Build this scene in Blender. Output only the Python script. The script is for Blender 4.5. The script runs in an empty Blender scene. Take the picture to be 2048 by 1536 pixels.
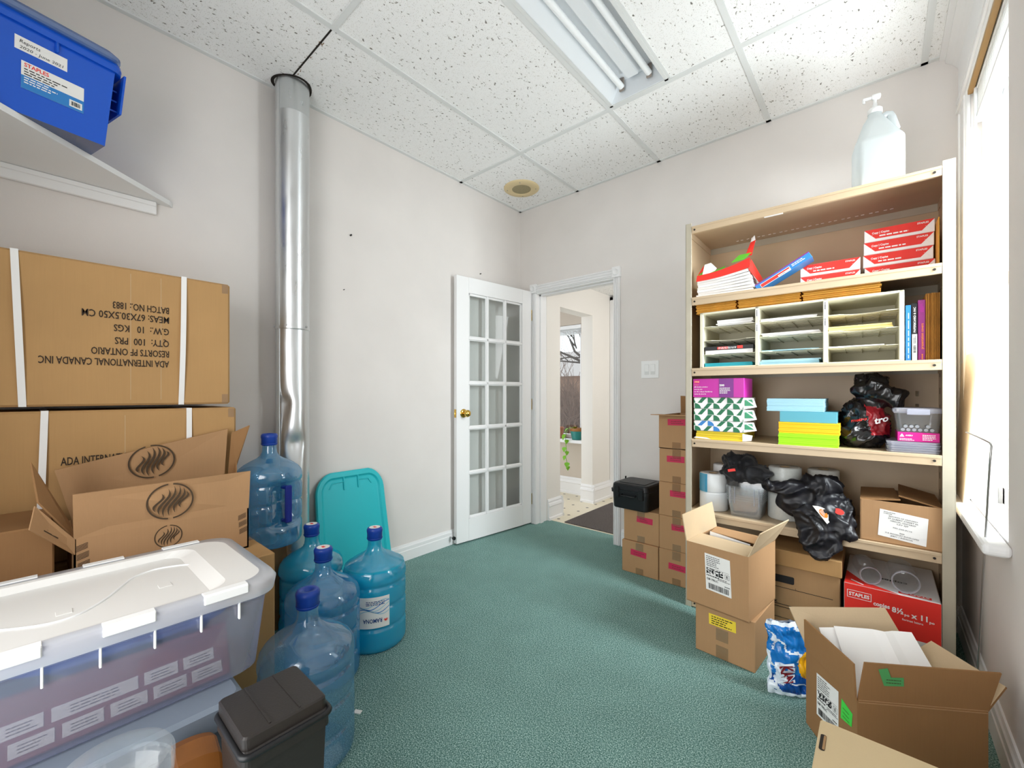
import bpy, bmesh, math, random
from mathutils import Vector, Matrix, noise
random.seed(7)
SC = bpy.context.scene
COL = SC.collection
PI = math.pi
V = Vector

# ---------------------------------------------------------------- camera, world, lights, exposure
cam_d = bpy.data.cameras.new('camera')
cam_d.sensor_fit = 'HORIZONTAL'
cam_d.sensor_width = 36.0
cam_d.lens = 845.02 / 2048 * 36.0
cam_d.shift_y = 18.7 / 2048
cam_d.clip_start = 0.02
cam_d.clip_end = 200
cam = bpy.data.objects.new('camera', cam_d)
COL.objects.link(cam)
cam.location = (2.369, -2.830, 1.103)
cam.rotation_euler = (math.radians(90), 0, math.radians(41.045))
SC.camera = cam

world = bpy.data.worlds.new('overcast_winter_sky')
SC.world = world
world.use_nodes = True
wn = world.node_tree
wn.nodes['Background'].inputs['Color'].default_value = (0.90, 0.95, 1.0, 1)
wn.nodes['Background'].inputs['Strength'].default_value = 1.7

def area(name, loc, aim, sx, sy, power, col=(1, 1, 1), spread=180):
    l = bpy.data.lights.new(name, 'AREA')
    l.shape = 'RECTANGLE'; l.size = sx; l.size_y = sy; l.energy = power; l.color = col
    l.spread = math.radians(spread)
    o = bpy.data.objects.new(name, l); COL.objects.link(o)
    o.location = loc
    d = V(aim) - V(loc)
    o.rotation_euler = d.to_track_quat('-Z', 'Y').to_euler()
    return o

area('window_daylight', (3.25, -0.78, 2.05), (1.0, -0.66, 0.66), 0.55, 1.7, 66, (0.95, 0.97, 1.0), 125)
area('window_snow_glow', (3.30, -0.60, 0.95), (1.6, -0.80, 2.70), 1.1, 0.9, 30, (0.96, 0.98, 1.0), 120)
area('rear_fill_light', (1.70, -3.75, 1.30), (1.5, 0.0, 1.25), 1.5, 2.0, 40, (1.0, 0.985, 0.965))  # added fill light from behind the camera, through an invented opening
area('hall_window_daylight', (-0.40, 2.10, 2.70), (0.1, 0.6, 0.0), 1.0, 1.3, 11, (0.96, 0.975, 1.0))
area('hall_fill_light', (2.28, 0.70, 1.45), (0.2, 0.55, 0.7), 0.8, 1.6, 26, (0.96, 0.975, 1.0))  # added fill light inside the closed right end of the hall, out of view

SC.view_settings.view_transform = 'Standard'
SC.view_settings.look = 'None'
SC.view_settings.gamma = 1
SC.view_settings.use_curve_mapping = False
SC.view_settings.exposure = 0.17
SC.cycles.max_bounces = 10
SC.cycles.diffuse_bounces = 6
SC.cycles.transparent_max_bounces = 32
SC.cycles.use_denoising = True
SC.cycles.caustics_reflective = False
SC.cycles.caustics_refractive = False

# ---------------------------------------------------------------- materials
def lin(c):
    if isinstance(c, str):
        c = tuple(int(c[i:i + 2], 16) / 255 for i in (0, 2, 4))
    return tuple((x / 12.92 if x <= 0.04045 else ((x + 0.055) / 1.055) ** 2.4) for x in c)
MATS = {}
class NT:
    def __init__(s, name):
        s.m = bpy.data.materials.new(name); s.m.use_nodes = True
        s.t = s.m.node_tree; s.b = s.t.nodes['Principled BSDF']; s.out = s.t.nodes['Material Output']
        MATS[name] = s.m
    def n(s, typ, **kw):
        nd = s.t.nodes.new(typ)
        for k, v in kw.items():
            if k in nd.inputs: nd.inputs[k].default_value = v
            else: setattr(nd, k, v)
        return nd
    def l(s, a, b): s.t.links.new(a, b)
    def ramp(s, fac, stops):
        r = s.n('ShaderNodeValToRGB'); els = r.color_ramp.elements
        while len(els) < len(stops): els.new(0.5)
        for e, (p, c) in zip(els, stops): e.position = p; e.color = (*c, 1) if len(c) == 3 else c
        s.l(fac, r.inputs['Fac']); return r.outputs['Color']
    def coords(s, scale=(1, 1, 1)):
        tc = s.n('ShaderNodeTexCoord'); mp = s.n('ShaderNodeMapping'); mp.inputs['Scale'].default_value = scale
        s.l(tc.outputs['Object'], mp.inputs['Vector']); return mp.outputs['Vector']
    def noise(s, vec, scale, detail=2, dist=0.0):
        x = s.n('ShaderNodeTexNoise'); x.inputs['Scale'].default_value = scale
        x.inputs['Detail'].default_value = detail; x.inputs['Distortion'].default_value = dist
        s.l(vec, x.inputs['Vector']); return x.outputs['Fac']
    def bump(s, h, strength=0.3, dist=0.002):
        b = s.n('ShaderNodeBump'); b.inputs['Strength'].default_value = strength; b.inputs['Distance'].default_value = dist
        s.l(h, b.inputs['Height']); s.l(b.outputs['Normal'], s.b.inputs['Normal'])

def mat(name, c, rough=0.6, metal=0.0, var=0.0, vscale=8, bump=0.0, bscale=60, spec=0.4, coat=0.0, sheen=0.0, stretch=(1, 1, 1)):
    k = NT(name); c = lin(c)
    k.b.inputs['Base Color'].default_value = (*c, 1)
    k.b.inputs['Roughness'].default_value = rough
    k.b.inputs['Metallic'].default_value = metal
    k.b.inputs['Specular IOR Level'].default_value = spec
    k.b.inputs['Coat Weight'].default_value = coat
    k.b.inputs['Sheen Weight'].default_value = sheen
    if var or bump: vec = k.coords(stretch)
    if var:
        f = k.noise(vec, vscale, 4)
        col = k.ramp(f, [(0.3, tuple(x * (1 - var) for x in c)), (0.7, tuple(min(1, x * (1 + var)) for x in c))])
        k.l(col, k.b.inputs['Base Color'])
    if bump: k.bump(k.noise(vec, bscale, 3), bump)
    return k.m

def clear(name, tint, gloss=0.10, diff=0.0, dcol=(1, 1, 1), rough=0.05, transl=True, edge=0.32):
    """thin clear plastic or glass: tinted see-through, a share of milky scatter, a glossy skin"""
    k = NT(name)
    k.t.nodes.remove(k.b)
    tr = k.n('ShaderNodeBsdfTransparent'); tr.inputs['Color'].default_value = (*lin(tint), 1)
    last = tr.outputs[0]
    if diff:
        d = k.n('ShaderNodeBsdfDiffuse'); d.inputs['Color'].default_value = (*lin(dcol), 1)
        t = k.n('ShaderNodeBsdfTranslucent'); t.inputs['Color'].default_value = (*lin(dcol), 1)
        m0 = k.n('ShaderNodeMixShader'); m0.inputs[0].default_value = 0.5
        k.l(d.outputs[0], m0.inputs[1]); k.l(t.outputs[0], m0.inputs[2])
        m1 = k.n('ShaderNodeMixShader'); m1.inputs[0].default_value = diff
        k.l(last, m1.inputs[1]); k.l(m0.outputs[0], m1.inputs[2]); last = m1.outputs[0]
    g = k.n('ShaderNodeBsdfGlossy'); g.inputs['Roughness'].default_value = rough
    lw = k.n('ShaderNodeLayerWeight'); lw.inputs['Blend'].default_value = 0.30
    mu = k.n('ShaderNodeMath', operation='MULTIPLY_ADD'); mu.inputs[1].default_value = edge; mu.inputs[2].default_value = gloss * 0.3
    k.l(lw.outputs['Facing'], mu.inputs[0])
    m2 = k.n('ShaderNodeMixShader'); k.l(mu.outputs[0], m2.inputs[0])
    k.l(last, m2.inputs[1]); k.l(g.outputs[0], m2.inputs[2])
    k.l(m2.outputs[0], k.out.inputs['Surface'])
    return k.m

# room surfaces
mat('wall_paint', 'dfdad6', 0.85, var=0.03, vscale=3, bump=0.08, bscale=140, spec=0.2)
mat('white_paint', 'ebebeb', 0.45, bump=0.03, bscale=30)
mat('grid_white', 'dcdedd', 0.5)
mat('hall_paint', 'e6e2db', 0.8)
mat('hall_taupe', 'c9beb1', 0.85)
def ceiling_mat():
    k = NT('ceiling_tile'); k.b.inputs['Roughness'].default_value = 0.95; k.b.inputs['Specular IOR Level'].default_value = 0.1
    v = k.coords((1, 1, 1))
    warp = k.n('ShaderNodeTexNoise'); warp.inputs['Scale'].default_value = 26; warp.inputs['Detail'].default_value = 3
    k.l(v, warp.inputs['Vector'])
    add = k.n('ShaderNodeVectorMath', operation='MULTIPLY_ADD'); add.inputs[1].default_value = (0.05, 0.05, 0.0); 
    k.l(warp.outputs['Color'], add.inputs[0]); k.l(v, add.inputs[2])
    st = k.n('ShaderNodeVectorMath', operation='MULTIPLY'); st.inputs[1].default_value = (1.0, 0.42, 1.0)
    k.l(add.outputs[0], st.inputs[0])
    vo = k.n('ShaderNodeTexVoronoi'); vo.inputs['Scale'].default_value = 82
    k.l(st.outputs[0], vo.inputs['Vector'])
    worm = k.ramp(vo.outputs['Distance'], [(0.15, (0, 0, 0)), (0.27, (1, 1, 1))])
    vo2 = k.n('ShaderNodeTexVoronoi'); vo2.inputs['Scale'].default_value = 170
    k.l(v, vo2.inputs['Vector'])
    pin = k.ramp(vo2.outputs['Distance'], [(0.13, (0.40, 0.40, 0.40)), (0.26, (1, 1, 1))])
    gate = k.ramp(k.noise(v, 60, 2), [(0.47, (1, 1, 1)), (0.54, (0, 0, 0))])
    mx = k.n('ShaderNodeMix', data_type='RGBA', blend_type='LIGHTEN'); mx.inputs[0].default_value = 1
    k.l(worm, mx.inputs[6]); k.l(gate, mx.inputs[7])
    ml = k.n('ShaderNodeMix', data_type='RGBA', blend_type='MULTIPLY'); ml.inputs[0].default_value = 1
    k.l(mx.outputs[2], ml.inputs[6]); k.l(pin, ml.inputs[7])
    col = k.ramp(ml.outputs[2], [(0.0, lin('77746e')), (0.55, lin('d8d5d0')), (1.0, lin('f4f4f3'))])
    k.l(col, k.b.inputs['Base Color'])
    k.bump(ml.outputs[2], 0.6, 0.002)
ceiling_mat()
def carpet_mat(name, cs, s1=420, s2=7):
    k = NT(name); k.b.inputs['Roughness'].default_value = 1.0; k.b.inputs['Specular IOR Level'].default_value = 0.05
    v = k.coords()
    f = k.noise(v, s1, 2)
    col = k.ramp(f, [(0.33, lin(cs[0])), (0.5, lin(cs[1])), (0.67, lin(cs[2]))])
    f2 = k.ramp(k.noise(v, s2, 3), [(0.3, (0.94, 0.94, 0.94)), (0.7, (1.04, 1.04, 1.04))])
    m = k.n('ShaderNodeMix', data_type='RGBA', blend_type='MULTIPLY'); m.inputs[0].default_value = 1
    k.l(col, m.inputs[6]); k.l(f2, m.inputs[7]); k.l(m.outputs[2], k.b.inputs['Base Color'])
    k.bump(f, 0.25, 0.002)
carpet_mat('carpet_green', ('3c625b', '6b8f89', 'b2cec8'), 250)
carpet_mat('mat_grey', ('3a3534', '5b5553', '8a8380'), 260)
def vinyl_mat():
    k = NT('vinyl_cream'); k.b.inputs['Roughness'].default_value = 0.35
    tc = k.n('ShaderNodeTexCoord'); sep = k.n('ShaderNodeSeparateXYZ'); k.l(tc.outputs['Object'], sep.inputs[0])
    def cell(sock):
        d = k.n('ShaderNodeMath', operation='MULTIPLY'); d.inputs[1].default_value = 1 / 0.16; k.l(sock, d.inputs[0])
        f = k.n('ShaderNodeMath', operation='FRACT'); k.l(d.outputs[0], f.inputs[0])
        s = k.n('ShaderNodeMath', operation='SUBTRACT'); s.inputs[1].default_value = 0.5; k.l(f.outputs[0], s.inputs[0])
        a = k.n('ShaderNodeMath', operation='ABSOLUTE'); k.l(s.outputs[0], a.inputs[0]); return a.outputs[0]
    s = k.n('ShaderNodeMath', operation='ADD'); k.l(cell(sep.outputs[0]), s.inputs[0]); k.l(cell(sep.outputs[1]), s.inputs[1])
    k.l(k.ramp(s.outputs[0], [(0.10, lin('3a3733')), (0.115, lin('e2d9c2'))]), k.b.inputs['Base Color'])
vinyl_mat()

def card_mat(name, c, v=0.06):
    k = NT(name); c = lin(c); k.b.inputs['Roughness'].default_value = 0.8; k.b.inputs['Specular IOR Level'].default_value = 0.2
    vec = k.coords((1, 1, 1)); f = k.noise(vec, 5, 5)
    f2 = k.noise(k.coords((60, 60, 2)), 6, 2)
    mixf = k.n('ShaderNodeMath', operation='MULTIPLY_ADD'); mixf.inputs[1].default_value = 0.35
    k.l(f2, mixf.inputs[0]); k.l(f, mixf.inputs[2])
    k.l(k.ramp(mixf.outputs[0], [(0.4, tuple(x * (1 - v) for x in c)), (0.95, tuple(min(1, x * (1 + v)) for x in c))]), k.b.inputs['Base Color'])
    k.bump(k.noise(k.coords((90, 90, 1.5)), 5, 2), 0.12, 0.001)
card_mat('cardboard', 'b08a64'); card_mat('cardboard_gold', 'b58f60'); card_mat('cardboard_pale', 'c8b191')
card_mat('cardboard_dark', '96704a'); card_mat('kraft_lid', 'd0bb95', 0.03); card_mat('cardboard_brown', 'a5845f')
mat('ink', '35291f', 0.8); mat('ink_black', '1b1b1d', 0.7); mat('ink_brown', '4a3a29', 0.8)
clear('clear_tape', 'f3ecdf', 0.5, 0.12, 'd8bd94', 0.2)
mat('strap_white', 'ecebe9', 0.45)
mat('label_white', 'ecebe8', 0.6); mat('label_yellow', 'f1d33d', 0.6); mat('label_green', '46d34a', 0.6); mat('label_green_dull', '4f9d5c', 0.7)
mat('tape_pink', 'c22a52', 0.6)
mat('paper_white', 'f1f0ee', 0.75); mat('paper_edge', 'e6e3e0', 0.8, var=0.08, vscale=200, stretch=(0.05, 0.05, 3))
mat('paper_blue', 'a4cfe0', 0.75); mat('paper_teal', '2c9fae', 0.7); mat('paper_aqua', '58a3b4', 0.55)
mat('paper_yellow', 'f3bf1c', 0.75); mat('paper_lime', '9fe51e', 0.75); mat('paper_lemon', 'ead23a', 0.7); mat('paper_cream', 'ecd58a', 0.75)
mat('kraft_envelope', 'e6ab48', 0.75, var=0.08, vscale=15); mat('kraft_envelope_dark', 'a8702a', 0.75, var=0.1, vscale=15)
mat('red_print', 'e8352c', 0.45); mat('green_print', '68c43a', 0.5); mat('blue_print', '2f7fc6', 0.45); mat('white_print', 'f2f0f0', 0.5)
mat('magenta_print', 'c3279f', 0.4); mat('violet_print', '7c2a86', 0.4); mat('purple_print', '8c2a73', 0.5); mat('orange_print', 'f08a1f', 0.5)
mat('navy_print', '20407f', 0.5); mat('black_print', '18181b', 0.45)
mat('shelf_metal', 'c2ab8c', 0.42, metal=0.0, var=0.04, vscale=6, spec=0.55)
mat('shelf_edge_metal', 'b3ab98', 0.4, var=0.05, vscale=10, spec=0.6)
mat('slot_dark', '2b2621', 0.8)
mat('sorter_plastic', 'dcd7c0', 0.55)
k = NT('galvanised'); k.b.inputs['Metallic'].default_value = 0.95; k.b.inputs['Base Color'].default_value = (0.66, 0.68, 0.69, 1)
vv = k.coords((1, 1, 0.25)); f = k.noise(vv, 30, 4)
k.l(k.ramp(f, [(0.3, (0.27, 0.27, 0.27)), (0.75, (0.42, 0.42, 0.42))]), k.b.inputs['Roughness'])
k.bump(k.noise(k.coords((1, 1, 0.3)), 9, 2), 0.25, 0.01)
mat('gap_dark', '231d18', 0.9); mat('stain_brown', '7d5f3e', 0.9)
mat('brass', 'd9b35a', 0.22, metal=1.0); mat('steel', 'b5b5b5', 0.3, metal=1.0); mat('dark_metal', '2d2c2c', 0.4, metal=0.6)
mat('black_plastic', '17181a', 0.42, bump=0.1, bscale=200); mat('black_bin_plastic', '2a2624', 0.38, bump=0.15, bscale=250)
mat('black_cloth', '15161b', 0.62, sheen=0.15, spec=0.35); mat('black_satin', '16161b', 0.42, spec=0.4)
mat('black_film', '141214', 0.22, spec=0.6); mat('red_film', '8c1b22', 0.3)
mat('aqua_plastic', '27bdc6', 0.4); mat('blue_plastic', '0a55c8', 0.3, coat=0.2); mat('blue_cap', '173f9c', 0.35); mat('blue_handle', '1a2a86', 0.4)
clear('blue_rim', '6fa4e6', 0.5, 0.55, '5f97df', 0.2); clear('blue_shell', '4a86d8', 0.4, 0.45, '2f66c8', 0.25)
clear('jug_blue', 'e9f4fd', 0.35, 0.40, '58c4fc', 0.06); clear('jug_cyan', 'e4f9fd', 0.35, 0.58, '10d2fa', 0.06)
clear('jug_clear_blue', 'eff7fd', 0.35, 0.26, '78c6f8', 0.06)
clear('water_cyan', 'dcf9fd', 0.05, 0.58, '16dcfa', 0.05)
clear('water_blue', 'b8dcf6', 0.05, 0.3, '3fa4ea', 0.05)
clear('milky_plastic', 'f6f7fd', 0.2, 0.45, 'eff0fb', 0.15); clear('tote_plastic', 'f6f7fd', 0.2, 0.34, 'd4dcfa', 0.12); clear('rim_plastic', 'f8f9fd', 0.2, 0.76, 'fafbff', 0.12); clear('clear_plastic', 'fafcfd', 0.25, 0.14, 'f8fafc', 0.08, edge=0.2)
clear('milky_jug', 'e9f0f2', 0.2, 0.72, 'eef3f4', 0.2)
mat('lid_white', 'e4e3e0', 0.4); mat('white_plastic', 'f1f2f2', 0.35)
mat('grey_plastic', '76808d', 0.5); mat('navy_cloth', '3c5ea6', 0.85, bump=0.2, bscale=90); mat('plate_silver', 'cfc6b8', 0.35, metal=0.4)
mat('plaque_wood', '7a3f3a', 0.5, var=0.2, vscale=6, stretch=(2, 0.4, 9)); mat('orange_wood', '8c5524', 0.45, var=0.16, vscale=5, stretch=(3, 3, 0.6))
clear('window_glass', 'f6f9f9', 0.04, 0.0, 'ffffff', 0.01, edge=0.08)
clear('towel_wrap', 'fafcfd', 0.2, 0.12, 'f2f7f8', 0.25, edge=0.12)
mat('tissue', 'f0f0f0', 0.9, bump=0.1, bscale=120); mat('tissue_core', 'b39a78', 0.8); mat('towel_grey', 'd6d6d0', 0.9, var=0.05, vscale=120)
mat('speaker_cream', 'dcc89c', 0.5); mat('speaker_mesh', '9c906f', 0.7, var=0.2, vscale=300)
mat('reflector_white', 'e3e7ea', 0.3, spec=0.5); mat('tube_white', 'f2f5f6', 0.25); mat('holder_brown', '8a8078', 0.5)
mat('blind_wood', 'a8834f', 0.5); mat('cream_board', 'f0e8d8', 0.7)
mat('pot_teal', '2c7f79', 0.3); mat('pot_rim', '9a6636', 0.4); mat('terracotta', 'b0755a', 0.7); mat('soil', '3a2a1e', 0.95)
mat('leaf_green', '77b52c', 0.45, var=0.15); mat('leaf_yellow', 'd3c93a', 0.5)
mat('snow', 'f4f6fa', 0.9, var=0.02, vscale=0.5); mat('bark', '4a4038', 0.95); mat('brick', '8c6d59', 0.9, var=0.15, vscale=3); mat('roof_grey', 'b0a8a4', 0.9); mat('shrub_twig', '6d5648', 0.95)
mat('chip_blue', '1676c4', 0.25, spec=0.6); mat('chip_white', 'dfeaf4', 0.25, spec=0.6); mat('chip_gold', 'efb01c', 0.3); mat('chip_maroon', '7b1f2b', 0.35)
mat('battery_grey', 'c9ccd0', 0.4)

# ---------------------------------------------------------------- geometry helpers
LOC = {}
def setp(o, label=None, cat=None, group=None, kind=None):
    if label: o['label'] = label
    if cat: o['category'] = cat
    if group: o['group'] = group
    if kind: o['kind'] = kind
def thing(name, label, cat, loc, group=None, kind=None):
    o = bpy.data.objects.new(name, None); COL.objects.link(o)
    o.empty_display_size = 0.05
    o.location = loc; LOC[o.name] = V(loc)
    setp(o, label, cat, group, kind)
    return o
I4 = Matrix.Identity(4)
def TR(x=0, y=0, z=0, rz=0, rx=0, ry=0, s=1):
    return Matrix.Translation((x, y, z)) @ Matrix.Rotation(rz, 4, 'Z') @ Matrix.Rotation(ry, 4, 'Y') @ Matrix.Rotation(rx, 4, 'X') @ Matrix.Scale(s, 4)

TEXT = {}
def text_geo(s, bold):
    if (s, bold) in TEXT: return TEXT[(s, bold)]
    cu = bpy.data.curves.new('lettering', 'FONT'); cu.body = s; cu.size = 1.0; cu.resolution_u = 2
    cu.offset = bold
    ob = bpy.data.objects.new('lettering', cu); COL.objects.link(ob)
    dg = bpy.context.evaluated_depsgraph_get(); ev = ob.evaluated_get(dg); me = ev.to_mesh()
    vs = [tuple(v.co) for v in me.vertices]; fs = [tuple(p.vertices) for p in me.polygons]
    ev.to_mesh_clear(); bpy.data.objects.remove(ob); bpy.data.curves.remove(cu)
    xs = [v[0] for v in vs] or [0]; ys = [v[1] for v in vs] or [0]
    r = (vs, fs, min(xs), max(xs), min(ys), max(ys)); TEXT[(s, bold)] = r
    return r

class G:
    def __init__(s, M=None):
        s.M = M or I4; s.v = []; s.f = []; s.fm = []; s.sm = []; s.mats = []
    def mi(s, m):
        if m not in s.mats: s.mats.append(m)
        return s.mats.index(m)
    def add(s, vs, fs, m, smooth=False, M=None, world=False):
        M = I4 if world else (s.M @ M if M is not None else s.M)
        b = len(s.v); i = s.mi(m)
        s.v += [M @ V(v) for v in vs]
        for f in fs:
            s.f.append([b + j for j in f]); s.fm.append(i); s.sm.append(smooth)
        return s
    def box(s, x0, x1, y0, y1, z0, z1, m, bev=0, M=None, seg=1):
        x0, x1 = sorted((x0, x1)); y0, y1 = sorted((y0, y1)); z0, z1 = sorted((z0, z1))
        vs = [(x0, y0, z0), (x1, y0, z0), (x1, y1, z0), (x0, y1, z0), (x0, y0, z1), (x1, y0, z1), (x1, y1, z1), (x0, y1, z1)]
        fs = [(0, 3, 2, 1), (4, 5, 6, 7), (0, 1, 5, 4), (1, 2, 6, 5), (2, 3, 7, 6), (3, 0, 4, 7)]
        if bev:
            bm = bmesh.new(); bv = [bm.verts.new(v) for v in vs]
            for f in fs: bm.faces.new([bv[i] for i in f])
            bmesh.ops.bevel(bm, geom=bm.edges[:], offset=min(bev, 0.45 * min(x1 - x0, y1 - y0, z1 - z0)), segments=seg, profile=0.5, affect='EDGES')
            bm.verts.index_update(); vs = [tuple(v.co) for v in bm.verts]; fs = [tuple(v.index for v in f.verts) for f in bm.faces]; bm.free()
        return s.add(vs, fs, m, False, M)
    def panel(s, pts, th, m, M=None, inner=None):
        """a quad with thickness th, thickened to the side its normal points away from"""
        p = [V(q) for q in pts]; n = (p[1] - p[0]).cross(p[-1] - p[0]).normalized()
        k = len(p); vs = p + [q - n * th for q in p]
        s.add(vs, [tuple(range(k))], m, False, M)
        s.add(vs, [tuple(range(2 * k - 1, k - 1, -1))], inner or m, False, M)
        return s.add(vs, [(i, i + k, (i + 1) % k + k, (i + 1) % k) for i in range(k)], m, False, M)
    def prism(s, poly, z0, z1, m, M=None, smooth=False):
        k = len(poly); vs = [(x, y, z0) for x, y in poly] + [(x, y, z1) for x, y in poly]
        s.add(vs, [tuple(range(k - 1, -1, -1)), tuple(range(k, 2 * k))], m, False, M)
        return s.add(vs, [(i, (i + 1) % k, (i + 1) % k + k, i + k) for i in range(k)], m, smooth, M)
    def loft(s, rings, m, M=None, smooth=False, caps=True):
        k = len(rings[0]); vs = [p for r in rings for p in r]
        fs = [(a * k + i, a * k + (i + 1) % k, (a + 1) * k + (i + 1) % k, (a + 1) * k + i) for a in range(len(rings) - 1) for i in range(k)]
        s.add(vs, fs, m, smooth, M)
        if caps: s.add(list(rings[0]) + list(rings[-1]), [tuple(range(k - 1, -1, -1)), tuple(range(k, 2 * k))], m, False, M)
        return s
    def lathe(s, prof, m, seg=32, M=None, smooth=True, rf=None):
        vs = []
        for r, z in prof:
            for i in range(seg):
                a = 2 * PI * i / seg; rr = r * (rf(a, z) if rf else 1)
                vs.append((rr * math.cos(a), rr * math.sin(a), z))
        fs = [(a * seg + i, a * seg + (i + 1) % seg, (a + 1) * seg + (i + 1) % seg, (a + 1) * seg + i) for a in range(len(prof) - 1) for i in range(seg)]
        if prof[0][0] > 1e-5 and prof[0][0] < 0: pass
        return s.add(vs, fs, m, smooth, M)
    def disc(s, r, z, m, seg=32, M=None, up=True):
        vs = [(r * math.cos(2 * PI * i / seg), r * math.sin(2 * PI * i / seg), z) for i in range(seg)]
        return s.add(vs, [tuple(range(seg)) if up else tuple(range(seg - 1, -1, -1))], m, False, M)
    def cyl(s, r, z0, z1, m, seg=24, M=None):
        s.lathe([(r, z0), (r, z1)], m, seg, M); s.disc(r, z0, m, seg, M, False); return s.disc(r, z1, m, seg, M)
    def tube(s, path, r, m, seg=8, M=None, closed=False, radii=None):
        P = [V(p) for p in path]; n = len(P); vs = []; prev = None
        for i, p in enumerate(P):
            t = ((P[(i + 1) % n] if closed or i < n - 1 else p) - (P[i - 1] if closed or i > 0 else p)).normalized()
            if prev is None:
                a = V((0, 0, 1)) if abs(t.z) < 0.9 else V((1, 0, 0)); u = t.cross(a).normalized()
            else: u = (prev - t * prev.dot(t)).normalized()
            prev = u; w = t.cross(u); rr = radii[i] if radii else r
            vs += [p + (u * math.cos(2 * PI * j / seg) + w * math.sin(2 * PI * j / seg)) * rr for j in range(seg)]
        fs = [(a * seg + j, a * seg + (j + 1) % seg, ((a + 1) % n) * seg + (j + 1) % seg, ((a + 1) % n) * seg + j) for a in range(n if closed else n - 1) for j in range(seg)]
        s.add(vs, fs, m, True, M)
        if not closed: s.add(vs[:seg] + vs[-seg:], [tuple(range(seg - 1, -1, -1)), tuple(range(seg, 2 * seg))], m, False, M)
        return s
    def rect(s, mp, x0, x1, y0, y1, m, nx=1, ny=1, h=0.0):
        vs = [mp(x0 + (x1 - x0) * i / nx, y0 + (y1 - y0) * j / ny, h) for j in range(ny + 1) for i in range(nx + 1)]
        fs = [(j * (nx + 1) + i, j * (nx + 1) + i + 1, (j + 1) * (nx + 1) + i + 1, (j + 1) * (nx + 1) + i) for j in range(ny) for i in range(nx)]
        return s.add(vs, fs, m, world=True)
    def poly(s, mp, pts, m, h=0.0):
        return s.add([mp(x, y, h) for x, y in pts], [tuple(range(len(pts)))], m, world=True)
    def text(s, t, mp, x, y, size, m, width=None, bold=0.0, align='L', h=0.0006, slant=0):
        """lettering of cap height size with its lower left at x, y of the mapped plane"""
        vs, fs, a, b, c, d = text_geo(t, bold)
        sy = size / 0.70; sx = sy if width is None else width / max(1e-6, b - a)
        x0 = x - (b - a) * sx * {'L': 0, 'C': 0.5, 'R': 1}[align]
        return s.add([mp(x0 + (p[0] - a) * sx + slant * p[1] * sy, y + p[1] * sy, h) for p in vs], fs, m, world=True)
    def lines(s, mp, x0, x1, y0, y1, n, m, h=0.0006, seed=1, fill=0.45):
        """rows of small print, too small to read: word-length dashes"""
        rn = random.Random(seed); dy = (y1 - y0) / n
        for i in range(n):
            y = y1 - (i + 0.75) * dy; x = x0; end = x1 - rn.random() * 0.4 * (x1 - x0)
            while x < end:
                w = (0.06 + 0.12 * rn.random()) * (x1 - x0); w = min(w, end - x)
                s.rect(mp, x, x + w, y, y + dy * fill, m, h=h); x += w + 0.03 * (x1 - x0)
        return s
    def bars(s, mp, x0, x1, y0, y1, n, m, h=0.0006, seed=3):
        rn = random.Random(seed); w = (x1 - x0) / n
        for i in range(n):
            s.rect(mp, x0 + i * w, x0 + i * w + w * rn.choice((0.3, 0.5, 0.75)), y0, y1, m, h=h)
        return s
    def obj(s, name, parent=None, org=None, label=None, cat=None, group=None, kind=None):
        if org is None:
            if parent is not None: org = LOC[parent.name]
            else:
                xs = [v.x for v in s.v]; ys = [v.y for v in s.v]; zs = [v.z for v in s.v]
                org = V(((min(xs) + max(xs)) / 2, (min(ys) + max(ys)) / 2, min(zs)))
        org = V(org)
        me = bpy.data.meshes.new(name)
        me.from_pydata([tuple(v - org) for v in s.v], [], s.f); me.update()
        for m in s.mats: me.materials.append(MATS[m])
        me.polygons.foreach_set('material_index', s.fm); me.polygons.foreach_set('use_smooth', s.sm)
        o = bpy.data.objects.new(name, me); COL.objects.link(o)
        if parent is not None:
            o.parent = parent; o.location = org - LOC[parent.name]
        else: o.location = org
        LOC[o.name] = org
        setp(o, label, cat, group, kind)
        return o

def plane(o, r, u, off=0.0009, M=None):
    """maps (x, y, extra height) of a printed face at o, with right r and up u, into space"""
    o = V(o); r = V(r).normalized(); u = V(u).normalized(); n = r.cross(u)
    if M is not None:
        return lambda x, y, h=0.0: M @ (o + r * x + u * y + n * (off + h))
    return lambda x, y, h=0.0: o + r * x + u * y + n * (off + h)
def copy_tree(o, loc=None, label=None, group=None, rz=None, parent=None):
    c = o.copy(); COL.objects.link(c)
    if parent is not None: c.parent = parent
    if loc is not None: c.location = loc; LOC[c.name] = V(loc)
    if rz is not None: c.rotation_euler.z = rz
    if label: c['label'] = label
    if group: c['group'] = group
    for ch in [x for x in bpy.data.objects if x.parent == o]: copy_tree(ch, parent=c)
    return c
def rrect(w, d, r, n=5):
    out = []
    for cx, cy, a0 in ((w / 2 - r, d / 2 - r, 0), (-w / 2 + r, d / 2 - r, PI / 2), (-w / 2 + r, -d / 2 + r, PI), (w / 2 - r, -d / 2 + r, 1.5 * PI)):
        for i in range(n + 1):
            a = a0 + PI / 2 * i / n; out.append((cx + r * math.cos(a), cy + r * math.sin(a)))
    return out
def ring3(w, d, r, z, n=5, cx=0, cy=0): return [(x + cx, y + cy, z) for x, y in rrect(w, d, r, n)]
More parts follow.
